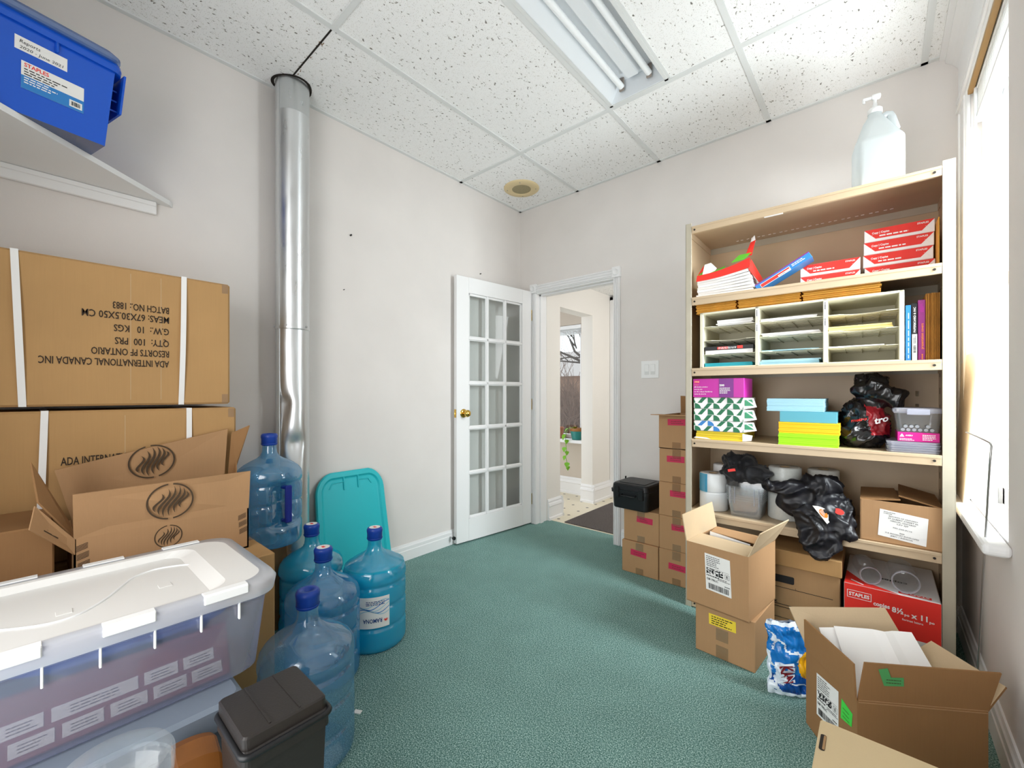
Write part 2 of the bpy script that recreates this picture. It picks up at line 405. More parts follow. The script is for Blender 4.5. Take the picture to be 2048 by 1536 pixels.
def blob(parts, voxel=0.009, amp=0.012, freq=14, amp2=0.004, freq2=40, seed=0, ridge=True, flat=None):
    """one skin over a heap of soft lumps, wrinkled with noise. parts: (centre, radii, rotation z, tilt x)"""
    bm = bmesh.new()
    for c, r, rz, rx in parts:
        M = Matrix.Translation(c) @ Matrix.Rotation(rz, 4, 'Z') @ Matrix.Rotation(rx, 4, 'X') @ Matrix.Diagonal((*r, 1))
        bmesh.ops.create_icosphere(bm, subdivisions=3, radius=1, matrix=M)
    me = bpy.data.meshes.new('lump'); bm.to_mesh(me); bm.free()
    ob = bpy.data.objects.new('lump', me); COL.objects.link(ob)
    md = ob.modifiers.new('r', 'REMESH'); md.mode = 'VOXEL'; md.voxel_size = voxel
    ms = ob.modifiers.new('s', 'SMOOTH'); ms.iterations = 4
    dg = bpy.context.evaluated_depsgraph_get(); ev = ob.evaluated_get(dg); m2 = ev.to_mesh()
    off = V((seed * 3.1, seed * 1.7, seed * 0.9)); vs = []
    for v in m2.vertices:
        p = v.co.copy()
        w = V((noise.noise(p * freq * 0.6 + off), noise.noise(p * freq * 0.6 + off + V((9, 0, 0))), noise.noise(p * freq * 0.6 + off + V((0, 9, 0))))) * 0.35
        q = p * freq + off + w * 3
        e1 = max(0.0, 1 - abs(noise.noise(q)) * 3.2); e2 = max(0.0, 1 - abs(noise.noise(q * 1.9 + V((5, 5, 5)))) * 3.0)
        d = (e1 ** 1.5 * 1.2 + e2 ** 1.5 * 0.55 - 0.55) if ridge else noise.noise(q)
        p = p + v.normal * (d * amp + noise.noise(p * freq2 + off) * amp2)
        vs.append(tuple(p))
    fs = [tuple(p.vertices) for p in m2.polygons]
    ev.to_mesh_clear(); bpy.data.objects.remove(ob); bpy.data.meshes.remove(me)
    return vs, fs
# ---------------------------------------------------------------- the room
W = 2.655; H = 2.684; YR = -3.30
def struct(g, name, label, cat):
    return g.obj(name, org=(0, 0, 0), label=label, cat=cat, kind='structure')
struct(G().box(-0.02, W, YR, 0.165, -0.06, 0.0, 'carpet_green'), 'floor', 'green carpet covering the floor of the storage room', 'floor')
struct(G().box(-0.12, 0.0, YR, 0.0, -0.06, H + 0.05, 'wall_paint'), 'wall_left', 'pale grey wall on the left behind the metal duct and stacked cartons', 'wall')
g = G()
g.box(-0.12, 0.185, 0.0, 0.13, -0.06, H + 0.05, 'wall_paint').box(0.905, W + 0.15, 0.0, 0.13, -0.06, H + 0.05, 'wall_paint').box(0.185, 0.905, 0.0, 0.13, 1.955, H + 0.05, 'wall_paint')
struct(g, 'wall_back', 'taupe grey wall with the doorway and the light switch', 'wall')
wy0, wy1, wz0, wz1 = -0.93, -0.25, 0.66, 2.36
g = G()
g.box(W, W + 0.15, YR, wy0, -0.06, H + 0.05, 'wall_paint').box(W, W + 0.15, wy1, 0.0, -0.06, H + 0.05, 'wall_paint')
g.box(W, W + 0.15, wy0, wy1, -0.06, wz0, 'wall_paint').box(W, W + 0.15, wy0, wy1, wz1, H + 0.05, 'wall_paint')
struct(g, 'wall_right', 'grey wall on the right around and under the bright window', 'wall')
g = G()
g.box(-0.12, 1.10, YR - 0.12, YR, -0.06, H + 0.05, 'wall_paint').box(2.30, W + 0.15, YR - 0.12, YR, -0.06, H + 0.05, 'wall_paint').box(1.10, 2.30, YR - 0.12, YR, 2.10, H + 0.05, 'wall_paint')  # wide gap added to let the rear fill light in
struct(g, 'wall_rear', 'grey wall behind the viewer with a wide opening added for fill light', 'wall')
# ceiling: lay-in tiles, a hole for the light and a dark ring painted around the duct
LX0, LX1, LY0, LY1 = 1.262, 1.556, -1.935, -0.725
g = G()
g.box(-0.02, LX0, YR, 0.0, H, H + 0.02, 'ceiling_tile').box(LX1, W, YR, 0.0, H, H + 0.02, 'ceiling_tile')
g.box(LX0, LX1, LY1, 0.0, H, H + 0.02, 'ceiling_tile').box(LX0, LX1, YR, LY0, H, H + 0.02, 'ceiling_tile')
struct(g, 'ceiling', 'white fissured lay-in ceiling tiles of the storage room', 'ceiling')
L1, L2, L3, L4 = 0.590, 1.236, 1.883, 2.530
C1, C2, C3 = -0.700, -1.960, -3.22
g = G(); hw = 0.0125
def bar(x0, x1, y0, y1): g.box(x0, x1, y0, y1, H - 0.006, H + 0.001, 'grid_white')
for x in (L1, L2, L3, L4): bar(x - hw, x + hw, YR, 0)
for a, b in ((0, L1), (L1, L2), (L2, L3), (L3, L4), (L4, W)):
    for y in (C1, C2, C3):
        if y == C2 and a == 0: continue
        bar(a + hw * (a > 0), b - hw, y - hw, y + hw)
bar(LX1, LX1 + 0.025, LY0, LY1)
bar(0, 0.022, YR, 0); bar(0, W, -0.022, 0); bar(W - 0.022, W, YR, 0)
struct(g, 'trim_1', 'white metal grid bars carrying the ceiling tiles', 'ceiling grid')
g = G().box(0.10, L1 - hw, C2 - 0.004, C2 + 0.003, H - 0.0015, H + 0.001, 'gap_dark')  # flat dark strip painted for the shade inside the open crack
rn = random.Random(5)
for i in range(26):
    x = 0.12 + rn.random() * 0.36; y = C2 + rn.uniform(-0.012, 0.012); r = rn.uniform(0.003, 0.008)
    g.box(x, x + r, y, y + r * 0.6, H - 0.001, H, 'stain_brown')
struct(g, 'trim_2', 'dark stained open joint in the ceiling leading to the duct', 'ceiling joint')
# crown and head casing on the window wall
prof = [(W, H), (W - 0.075, H), (W - 0.075, H - 0.014), (W - 0.055, H - 0.020), (W - 0.055, H - 0.034), (W - 0.035, H - 0.050), (W - 0.022, H - 0.066), (W - 0.012, H - 0.085), (W, H - 0.085)]
g = G(); g.add([(x, y, z) for y in (YR, -0.001) for x, z in prof],
      [(i, (i + 1) % 9, (i + 1) % 9 + 9, i + 9) for i in range(9)] + [tuple(range(8, -1, -1)), tuple(range(9, 18))], 'white_paint')
struct(g, 'trim_3', 'white stepped crown moulding above the window', 'moulding')
g = G()
g.box(W - 0.016, W, -1.10, -0.03, wz1 - 0.005, H - 0.085, 'white_paint', 0.003).box(W - 0.022, W - 0.016, -1.10, -0.03, wz1 + 0.06, wz1 + 0.075, 'white_paint')
g.box(W - 0.024, W - 0.016, -1.10, -0.03, wz1 + 0.02, wz1 + 0.03, 'white_paint')
g.box(W - 0.014, W, -0.25, -0.03, wz0, wz1, 'white_paint', 0.003).box(W - 0.020, W - 0.014, -0.075, -0.06, wz0, wz1, 'white_paint').box(W - 0.020, W - 0.014, -0.235, -0.22, wz0, wz1, 'white_paint')
struct(g, 'trim_4', 'white casing boards beside and above the window', 'casing')
# baseboards
def baseboard(g, p0, p1, n, h=0.106, m='white_paint'):
    p0 = V((*p0, 0)); p1 = V((*p1, 0)); n = V((*n, 0))
    pr = [(0, 0), (0.016, 0), (0.016, h * 0.60), (0.013, h * 0.64), (0.013, h * 0.84), (0.009, h * 0.90), (0.006, h), (0, h)]
    vs = [p + n * a + V((0, 0, b)) for p in (p0, p1) for a, b in pr]
    k = len(pr); g.add(vs, [(i, (i + 1) % k, (i + 1) % k + k, i + k) for i in range(k)] + [tuple(range(k - 1, -1, -1)), tuple(range(k, 2 * k))], m)
    return g
struct(baseboard(G(), (0, YR), (0, 0), (1, 0)), 'baseboard_left', 'white stepped baseboard along the left wall', 'baseboard')
struct(baseboard(baseboard(G(), (0, 0), (0.125, 0), (0, -1)), (0.96, 0), (W, 0), (0, -1), 0.12), 'baseboard_back', 'white baseboard along the wall with the doorway', 'baseboard')
struct(baseboard(G(), (W, YR), (W, 0), (-1, 0), 0.125), 'baseboard_right', 'white baseboard under the window', 'baseboard')

# window in the right wall
w1 = thing('window_1', 'tall bright white window in the right wall', 'window', (W + 0.09, -0.59, wz0), kind='structure')
g = G(); fx0, fx1 = W + 0.085, W + 0.13
g.box(fx0, fx1, wy0, wy0 + 0.05, wz0, wz1, 'white_paint', 0.004).box(fx0, fx1, wy1 - 0.05, wy1, wz0, wz1, 'white_paint', 0.004)
g.box(fx0, fx1, wy0, wy1, wz1 - 0.05, wz1, 'white_paint', 0.004).box(fx0, fx1, wy0, wy1, wz0, wz0 + 0.07, 'white_paint', 0.004).box(fx0 - 0.02, fx1, wy0, wy1, 1.50, 1.55, 'white_paint', 0.004)
g.box(W + 0.03, W + 0.085, wy1 - 0.016, wy1, wz0, wz1, 'white_paint').box(W + 0.055, W + 0.07, wy1 - 0.028, wy1, wz0, wz1, 'white_paint')
g.obj('window_frame', w1)
G().box(fx0 + 0.02, fx0 + 0.024, wy0 + 0.045, wy1 - 0.045, wz0 + 0.06, wz1 - 0.045, 'window_glass').obj('pane', w1)
g = G(); pr = [(W + 0.09, wz0 - 0.001), (W - 0.045, wz0 - 0.001)] + [(W - 0.045 - 0.016 * math.sin(a), wz0 - 0.017 + 0.016 * math.cos(a)) for a in [PI * i / 8 for i in range(1, 9)]] + [(W, wz0 - 0.033), (W, wz0 - 0.006)]
k = len(pr)
sy0, sy1 = -0.985, -0.03
vs = [(x, y, z) for y in (sy0, sy1) for x, z in [(min(x, W), z) for x, z in pr[1:]]]; k = len(pr) - 1
g.box(W - 0.060, W + 0.001, sy0, sy1, wz0 - 0.034, wz0 + 0.004, 'white_paint', 0.014, seg=3).box(W, W + 0.09, wy0, wy1, wz0 - 0.001, wz0 + 0.004, 'white_paint')
g.obj('window_sill', w1)
t = thing('window_blind', 'raised white blind with brown wooden rail at the top of the window', 'blind', (W + 0.02, -0.6, 2.30))
G().box(W - 0.012, W + 0.004, wy0 - 0.02, wy1 - 0.02, wz1 - 0.022, wz1, 'blind_wood', 0.002).obj('wooden_rail', t)
g = G()
for i in range(9): g.box(W + 0.012, W + 0.050, wy0 + 0.012, wy1 - 0.02, 2.235 + i * 0.011, 2.238 + i * 0.011, 'white_plastic')
g.box(W + 0.008, W + 0.054, wy0 + 0.01, wy1 - 0.02, 2.212, 2.23, 'white_plastic', 0.003)
g.box(W + 0.008, W + 0.054, wy0 + 0.01, wy1 - 0.02, 2.335, 2.357, 'white_plastic', 0.002)
g.obj('slats', t)
G().tube([(W + 0.006, -0.31, 2.34), (W + 0.002, -0.325, 2.0), (W - 0.006, -0.34, 1.72)], 0.005, 'white_plastic', 8).obj('tilt_wand', t)

# doorway casing (room side) and jamb
g = G()
def fluted(x0, x1, z0, z1, horiz=False):
    y0 = -0.018
    g.box(x0, x1, y0, 0.001, z0, z1, 'white_paint', 0.002)
    if horiz:
        for a, b in ((0.12, 0.26), (0.42, 0.58), (0.74, 0.88)): g.box(x0, x1, y0 - 0.007, y0, z0 + (z1 - z0) * a, z0 + (z1 - z0) * b, 'white_paint', 0.003)
    else:
        for a, b in ((0.10, 0.26), (0.42, 0.58), (0.74, 0.90)): g.box(x0 + (x1 - x0) * a, x0 + (x1 - x0) * b, y0 - 0.007, y0, z0, z1, 'white_paint', 0.003)
fluted(0.900, 0.952, 0.0, 1.945); fluted(0.135, 0.185, 0.0, 1.945); fluted(0.185, 0.900, 1.950, 2.012, True)
for x in (0.160, 0.925):
    g.box(x - 0.032, x + 0.032, -0.030, 0.0, 1.945, 2.022, 'white_paint', 0.003)
    g.lathe([(0.0, 0.0015), (0.017, 0.0015), (0.020, 0.005), (0.023, 0.005), (0.025, 0.0)], 'white_paint', 24, Matrix.Translation((x, -0.030, 1.984)) @ Matrix.Rotation(PI / 2, 4, 'X'))
g.box(0.172, 0.187, -0.01, 0.135, 0.0, 1.955, 'white_paint').box(0.903, 0.918, -0.01, 0.135, 0.0, 1.955, 'white_paint').box(0.172, 0.918, -0.01, 0.135, 1.94, 1.955, 'white_paint')
g.box(0.187, 0.199, 0.035, 0.075, 0.0, 1.94, 'white_paint').box(0.892, 0.904, 0.035, 0.075, 0.0, 1.94, 'white_paint').box(0.187, 0.904, 0.035, 0.075, 1.928, 1.94, 'white_paint')
g.box(0.9015, 0.9035, 0.0, 0.03, 0.93, 1.0, 'dark_metal')
struct(g, 'trim_5', 'white fluted door casing with square corner blocks', 'door casing')
# French door, swung open towards the left wall
da = math.radians(96.5)
DM = Matrix.Translation((0.150, -0.030, 0.012)) @ Matrix(((math.cos(da), math.sin(da), 0, 0), (-math.sin(da), math.cos(da), 0, 0), (0, 0, 1, 0), (0, 0, 0, 1)))
DW, DH, DT = 0.765, 1.95, 0.035
d1 = thing('door_1', 'white fifteen-pane French door standing open against the left wall', 'door', (0.150, -0.030, 0.012), kind='structure')
g = G(DM)
gx0, gx1, gz0, gz1 = 0.105, 0.655, 0.165, 1.835      # glazed field
g.box(0, gx0, -DT, 0, 0, DH, 'white_paint', 0.002).box(gx1, DW, -DT, 0, 0, DH, 'white_paint', 0.002)
g.box(gx0, gx1, -DT, 0, 0, gz0, 'white_paint').box(gx0, gx1, -DT, 0, gz1, DH, 'white_paint')
cw = (gx1 - gx0) / 3; rh = (gz1 - gz0) / 5; mw = 0.011
for i in (1, 2): g.box(gx0 + i * cw - mw, gx0 + i * cw + mw, -DT + 0.004, -0.004, gz0, gz1, 'white_paint', 0.004)
for j in (1, 2, 3, 4): g.box(gx0, gx1, -DT + 0.004, -0.004, gz0 + j * rh - mw, gz0 + j * rh + mw, 'white_paint', 0.004)
for i in range(3):
    for j in range(5):
        a0, a1, b0, b1 = gx0 + i * cw, gx0 + (i + 1) * cw, gz0 + j * rh, gz0 + (j + 1) * rh
        for q in ((a0, a0 + 0.017, b0, b1), (a1 - 0.017, a1, b0, b1), (a0, a1, b0, b0 + 0.017), (a0, a1, b1 - 0.017, b1)):
            g.box(q[0], q[1], -DT + 0.011, -0.011, q[2], q[3], 'white_paint', 0.003)
leaf = g.obj('door_leaf', d1)
p0 = None
for i in range(3):
    for j in range(5):
        if p0 is None:
            p0 = G(DM).box(gx0 + 0.012, gx0 + cw - 0.012, -DT / 2 - 0.002, -DT / 2 + 0.002, gz0 + 0.012, gz0 + rh - 0.012, 'window_glass').obj('pane', d1)
        else:
            c = p0.copy(); COL.objects.link(c); c.parent = d1
            c.location = p0.location + DM.to_3x3() @ V((i * cw, 0, j * rh))
KM = DM @ Matrix.Translation((DW - 0.062, 0, 0.945)) @ Matrix.Rotation(-PI / 2, 4, 'X')
kn = G(KM).lathe([(0.0, 0.066), (0.012, 0.065), (0.022, 0.059), (0.0265, 0.048), (0.024, 0.038), (0.014, 0.031), (0.0105, 0.022), (0.011, 0.008)], 'brass', 28).obj('door_knob', d1)
G(KM).lathe([(0.011, 0.009), (0.024, 0.007), (0.031, 0.002), (0.032, 0.0)], 'brass', 28).obj('rose', kn)
G(DM).box(DW, DW + 0.002, -0.029, -0.006, 0.915, 0.975, 'brass').box(DW, DW + 0.008, -0.023, -0.012, 0.937, 0.953, 'brass', 0.002).obj('latch_plate', d1)
g = G(DM)
for z in (0.2, 1.0, 1.75): g.cyl(0.006, z - 0.045, z + 0.045, 'brass', 12, Matrix.Translation((-0.004, -0.006, 0)))
g.obj('hinges', d1)
setp(G().cyl(0.006, 0.0, 0.035, 'steel', 12, TR(0.016, -0.812, 0.060, 0, 0, PI / 2)).cyl(0.012, 0.035, 0.050, 'black_plastic', 16, TR(0.016, -0.812, 0.060, 0, 0, PI / 2)).obj('door_stop', org=(0.016, -0.812, 0.060)),
     'small dark door stop on the baseboard behind the open door', 'door stop')
# hall beyond the doorway
HY = 1.12
struct(G().box(-1.30, 2.3, 0.165, 3.0, -0.06, 0.0, 'vinyl_cream'), 'floor_hall', 'cream vinyl hall floor dotted with small dark diamonds', 'floor')
g = G()
g.box(0.06, 0.190, 0.13, 0.335, 0, 2.15, 'hall_paint').box(0.06, 0.190, 0.335, 0.905, 1.885, 2.15, 'hall_paint').box(0.06, 0.190, 0.905, 1.30, 0, 2.15, 'hall_paint')
struct(g, 'wall_hall_left', 'cream hall wall with an opening into the window alcove', 'wall')
g = G(); ax0, ax1, az0, az1 = -0.95, -0.075, 0.605, 1.86
g.box(-1.3, ax0, HY, HY + 0.14, 0, 2.15, 'hall_taupe').box(ax1, 0.06, HY, HY + 0.14, 0, 2.15, 'hall_taupe').box(ax0, ax1, HY, HY + 0.14, 0, az0, 'hall_taupe').box(ax0, ax1, HY, HY + 0.14, az1, 2.15, 'hall_taupe')
g.box(-1.3, -1.18, 0.13, HY, 0, 2.15, 'hall_taupe')
struct(g, 'wall_hall_window', 'taupe alcove wall around the hall window', 'wall')
struct(G().box(0.06, 2.3, 1.30, 1.42, 0, 2.15, 'hall_paint'), 'wall_hall_back', 'cream wall at the far side of the hall', 'wall')
struct(G().box(-1.30, 2.3, 0.13, 1.42, 2.145, 2.2, 'ceiling_tile'), 'ceiling_hall', 'white textured hall ceiling', 'ceiling')
struct(G().box(2.3, 2.42, 0.13, 1.42, 0, 2.2, 'hall_paint'), 'wall_hall_right', 'cream wall at the right end of the hall', 'wall')
d2 = thing('door_2', 'cream flat door at the far end of the hall', 'door', (0.60, 1.29, 0), kind='structure')
G().box(0.235, 1.0, 1.275, 1.298, 0.01, 2.09, 'hall_paint', 0.003).obj('door_leaf', d2)
G().box(0.192, 0.232, 1.262, 1.30, 0.0, 2.13, 'white_paint', 0.003).box(1.003, 1.045, 1.262, 1.30, 0.0, 2.13, 'white_paint', 0.003).box(0.192, 1.045, 1.262, 1.30, 2.093, 2.13, 'white_paint', 0.003).obj('door_frame', d2)
def tallbase(g, p0, p1, n):
    p0 = V((*p0, 0)); p1 = V((*p1, 0)); n = V((*n, 0))
    pr = [(0, 0), (0.026, 0), (0.026, 0.02), (0.018, 0.028), (0.018, 0.115), (0.024, 0.122), (0.020, 0.138), (0.012, 0.150), (0.014, 0.162), (0.006, 0.18), (0, 0.18)]
    vs = [p + n * a + V((0, 0, b)) for p in (p0, p1) for a, b in pr]; k = len(pr)
    return g.add(vs, [(i, (i + 1) % k, (i + 1) % k + k, i + k) for i in range(k)] + [tuple(range(k - 1, -1, -1)), tuple(range(k, 2 * k))], 'white_paint')
g = G(); tallbase(g, (0.19, 0.14), (0.19, 0.361), (1, 0)); tallbase(g, (0.06, 0.335), (0.216, 0.335), (0, 1)); tallbase(g, (-1.18, HY), (0.06, HY), (0, -1)); tallbase(g, (0.19, 0.885), (0.19, 1.265), (1, 0)); tallbase(g, (0.06, 0.905), (0.216, 0.905), (0, -1))
struct(g, 'baseboard_hall', 'tall moulded white baseboard around the hall', 'baseboard')
w2 = thing('window_2', 'hall window looking out on snow and bare branches', 'window', (-0.5, HY, az0), kind='structure')
g = G()
g.box(ax0, ax0 + 0.045, HY + 0.05, HY + 0.11, az0, az1, 'white_paint').box(ax1 - 0.045, ax1, HY + 0.05, HY + 0.11, az0, az1, 'white_paint').box(ax0, ax1, HY + 0.05, HY + 0.11, az1 - 0.05, az1, 'white_paint').box(ax0, ax1, HY + 0.05, HY + 0.11, az0, az0 + 0.04, 'white_paint').box(-0.5, -0.46, HY + 0.05, HY + 0.11, az0, az1, 'white_paint')
g.obj('window_frame', w2)
G().box(ax0 + 0.04, ax1 - 0.04, HY + 0.078, HY + 0.082, az0 + 0.035, az1 - 0.045, 'window_glass').obj('pane', w2)
G().box(ax0 - 0.03, 0.058, HY - 0.13, HY + 0.05, az0 - 0.035, az0, 'white_paint', 0.006).obj('window_sill', w2)
t = thing('hall_blind', 'white blind drawn up at the top of the hall window', 'blind', (-0.5, HY + 0.03, 1.75))
g = G(); g.box(ax0 + 0.005, ax1 - 0.005, HY + 0.005, HY + 0.045, 1.815, az1 - 0.003, 'white_plastic', 0.003)
for i in range(6): g.box(ax0 + 0.01, ax1 - 0.01, HY + 0.008, HY + 0.042, 1.755 + i * 0.010, 1.758 + i * 0.010, 'white_plastic')
g.obj('slats', t)
G().box(0.335, 1.25, 0.185, 1.03, 0.0, 0.008, 'mat_grey', 0.003).obj('door_mat', label='dark grey flecked floor mat on the vinyl hall floor', cat='mat')

# potted plants on the hall sill
def pot(name, label, x, y, z, r, h, m_body, m_rim):
    t = thing(name, label, 'plant pot', (x, y, z))
    M = TR(x, y, z)
    G(M).lathe([(0, 0), (r * 0.72, 0), (r * 0.80, h * 0.1), (r * 0.98, h * 0.62), (r, h * 0.75)], m_body, 28).obj('pot_body', t)
    G(M).lathe([(r, h * 0.74), (r * 1.06, h * 0.78), (r * 1.07, h * 0.97), (r * 1.02, h), (r * 0.94, h * 0.97), (r * 0.92, h * 0.84)], m_rim, 28).obj('pot_rim', t)
    G(M).disc(r * 0.93, h * 0.86, 'soil', 28).obj('soil', t)
    return t
pt = pot('plant_pot', 'teal glazed plant pot with brown rim on the hall window sill', -0.088, 1.055, az0, 0.070, 0.125, 'pot_teal', 'pot_rim')
pot('plant_pot', 'small terracotta plant pot at the left end of the hall sill', -0.335, 1.055, az0, 0.066, 0.125, 'terracotta', 'terracotta')
t = thing('trailing_plant', 'green trailing vine hanging from the teal pot over the sill', 'plant', (-0.10, 1.03, az0 + 0.11))
path = [(-0.10, 1.05, 0.72), (-0.14, 1.0, 0.74), (-0.165, 0.965, 0.68), (-0.17, 0.955, 0.60), (-0.15, 0.95, 0.50), (-0.16, 0.95, 0.42), (-0.135, 0.95, 0.33)]
G().tube(path, 0.003, 'leaf_green', 6).obj('vine_stem', t)
def leaf_mesh(p, s, yaw, pitch, m):
    M = Matrix.Translation(p) @ Matrix.Rotation(yaw, 4, 'Z') @ Matrix.Rotation(pitch, 4, 'X')
    out = [(0, 0, 0), (0.45, 0.12, 0.06), (0.52, 0.45, 0.10), (0.25, 0.85, 0.04), (0, 1.15, -0.08), (-0.25, 0.85, 0.04), (-0.52, 0.45, 0.10), (-0.45, 0.12, 0.06), (0, 0.5, 0.0)]
    return G(M).add([(x * s, y * s, z * s) for x, y, z in out], [(8, i, (i + 1) % 8) for i in range(8)], m, True)
for q in ((-0.095, 1.03, 0.745, 0.05, 0.6, -0.5, 1), (-0.155, 0.985, 0.73, 0.055, 2.4, -0.8, 0), (-0.18, 0.955, 0.665, 0.06, 2.8, -1.2, 0), (-0.15, 0.952, 0.61, 0.045, 0.7, -1.3, 0), (-0.172, 0.945, 0.53, 0.05, 3.3, -1.2, 0), (-0.145, 0.945, 0.49, 0.045, 0.4, -1.3, 0), (-0.165, 0.945, 0.44, 0.05, 2.9, -1.2, 0), (-0.14, 0.945, 0.37, 0.055, 3.6, -1.1, 0), (-0.125, 0.945, 0.33, 0.045, 1.0, -1.3, 0), (-0.05, 1.04, 0.735, 0.05, -0.6, -0.4, 1)):
    leaf_mesh(q[:3], q[3], q[4], q[5], 'leaf_yellow' if q[6] else 'leaf_green').obj('leaf', t)

# outdoors behind the hall window
struct(G().box(-60, 40, 1.3, 90, -1.10, -0.95, 'snow'), 'ground', 'snow covered ground outside the hall window', 'ground')
t = thing('house', 'brick house with a low grey gable roof beyond the snow', 'house', (-8.6, 14.0, -0.95))
G().box(-12.0, -5.0, 13.0, 19.0, -0.95, 1.90, 'brick').obj('house_wall', t)
g = G(); g.add([(-12.4, 12.6, 1.85), (-4.6, 12.6, 1.85), (-4.6, 19.4, 1.85), (-12.4, 19.4, 1.85), (-12.4, 16, 3.3), (-4.6, 16, 3.3)], [(0, 1, 5, 4), (2, 3, 4, 5), (1, 2, 5), (3, 0, 4)], 'roof_grey'); g.obj('house_roof', t)
rn = random.Random(11)
def branchy(g, p, d, L, r, lev, m):
    q = p + d * L; mid = p + d * L * 0.5 + V((rn.uniform(-1, 1), rn.uniform(-1, 1), rn.uniform(-1, 1))) * L * 0.06
    g.tube([p, mid, q], r, m, 5, radii=[r, r * 0.85, r * 0.66])
    if lev == 0: return
    for i in range(rn.choice((2, 3)) if lev > 1 else 3):
        nd = (d + V((rn.uniform(-1, 1), rn.uniform(-1, 1), rn.uniform(-0.45, 0.75))) * 0.75).normalized()
        branchy(g, p + d * L * rn.uniform(0.55, 1.0), nd, L * rn.uniform(0.6, 0.8), r * 0.55, lev - 1, m)
t = thing('bare_tree', 'bare winter tree with dark spreading branches outside the window', 'tree', (-1.82, 4.15, -0.95))
G().tube([(-1.80, 4.13, -0.95), (-1.81, 4.15, 0.6), (-1.86, 4.15, 1.9)], 0.08, 'bark', 8, radii=[0.09, 0.065, 0.055]).obj('trunk', t)
g = G()
for d, r in (((-0.9, -0.3, 0.45), 0.05), ((-0.35, 0.1, 0.9), 0.055), ((-0.75, 0.2, 0.8), 0.05), ((0.3, 0.2, 0.9), 0.05), ((-1.0, -0.1, 0.12), 0.035), ((-0.8, -0.5, -0.05), 0.03), ((0.6, 0, 0.6), 0.04)):
    branchy(g, V((-1.86, 4.15, 1.9 - rn.random() * 0.5)), V(d).normalized(), 0.62, r * 0.55, 5, 'bark')
g.obj('branches', t)
for i, (x, y) in enumerate(((-3.82, 6.36), (-3.38, 6.72), (-5.0, 8.1), (-4.6, 8.45))):
    g = G()
    for j in range(12):
        d = V((rn.uniform(-0.18, 0.18), rn.uniform(-0.15, 0.15), 1)).normalized()
        branchy(g, V((x + rn.uniform(-0.16, 0.16), y, -0.95)), d, rn.uniform(0.9, 1.5), 0.026, 3, 'shrub_twig')
    g.obj('bare_shrub', org=(x, y, -0.95), label='leafless brown shrub in the snow seen through the hall window', cat='shrub', group='leafless shrubs outside the hall window')

# ---------------------------------------------------------------- fixtures
t = thing('fluorescent_light', 'long recessed white fluorescent light with two tubes', 'ceiling light', ((LX0 + LX1) / 2, (LY0 + LY1) / 2, H + 0.10))
x0, x1, y0, y1 = LX0, LX1, LY0, LY1; zt = H + 0.095
g = G()
g.panel([(x0, y0, H), (x0, y1, H), (x0 + 0.06, y1, zt), (x0 + 0.06, y0, zt)], 0.002, 'reflector_white').panel([(x1, y1, H), (x1, y0, H), (x1 - 0.06, y0, zt), (x1 - 0.06, y1, zt)], 0.002, 'reflector_white')
g.box(x0, x1, y0, y1, zt, zt + 0.005, 'reflector_white').box(x0, x1, y1 - 0.004, y1 - 0.001, H - 0.004, zt, 'reflector_white').box(x0, x1, y0 + 0.001, y0 + 0.004, H - 0.004, zt, 'reflector_white')
for q in ((x0 - 0.012, x0 + 0.004, y0 - 0.01, y1 + 0.01), (x1 - 0.004, x1 + 0.012, y0 - 0.01, y1 + 0.01), (x0 - 0.012, x1 + 0.012, y1 - 0.002, y1 + 0.012), (x0 - 0.012, x1 + 0.012, y0 - 0.012, y0 + 0.002)): g.box(*q, H - 0.008, H - 0.003, 'grid_white')
g.obj('housing', t)
xm = (x0 + x1) / 2
g = G(); g.loft([[(xm - 0.042, y, zt), (xm - 0.028, y, zt - 0.042), (xm + 0.028, y, zt - 0.042), (xm + 0.042, y, zt)] for y in (y0 + 0.06, y1 - 0.055)], 'reflector_white'); g.obj('ballast_cover', t)
for s in (-1, 1):
    x = xm + s * 0.075; z = zt - 0.048
    tb = G().cyl(0.0155, 0, y1 - y0 - 0.06, 'tube_white', 20, Matrix.Translation((x, y0 + 0.03, z)) @ Matrix.Rotation(-PI / 2, 4, 'X')).obj('tube', t)
    G().box(x - 0.014, x + 0.014, y1 - 0.034, y1 - 0.022, z - 0.022, zt, 'holder_brown', 0.004).box(x - 0.014, x + 0.014, y0 + 0.022, y0 + 0.034, z - 0.022, zt, 'holder_brown', 0.004).obj('lamp_holder', t)
t = thing('ceiling_speaker', 'round cream speaker set in the ceiling tile by the corner', 'speaker', (0.285, -0.325, H - 0.012))
M = Matrix.Translation((0.285, -0.325, H))
G(M).lathe([(0.136, 0.0), (0.136, -0.004), (0.128, -0.010), (0.078, -0.013), (0.072, -0.009)], 'speaker_cream', 48).obj('flange', t)
g = G(M); g.lathe([(0.073, -0.009), (0.05, -0.0105), (0.0, -0.011)], 'speaker_mesh', 48); g.obj('grille', t)
g = G(M)
for a in (0.6, 2.17, 3.74, 5.3): g.cyl(0.004, -0.014, -0.008, 'steel', 8, Matrix.Translation((0.11 * math.cos(a), 0.11 * math.sin(a), 0)))
g.obj('screws', t)
t = thing('light_switch', 'white double rocker light switch beside the doorway', 'light switch', (1.171, 0, 1.268))
G().box(1.109, 1.234, -0.006, 0.0, 1.208, 1.328, 'white_plastic', 0.002).obj('switch_plate', t)
for x in (1.150, 1.193):
    g = G(); g.panel([(x - 0.014, -0.006, 1.235), (x + 0.014, -0.006, 1.235), (x + 0.014, -0.011, 1.300), (x - 0.014, -0.011, 1.300)], 0.004, 'white_plastic')
    g.box(x - 0.0165, x + 0.0165, -0.0075, -0.006, 1.232, 1.303, 'grid_white'); g.obj('rocker', t)
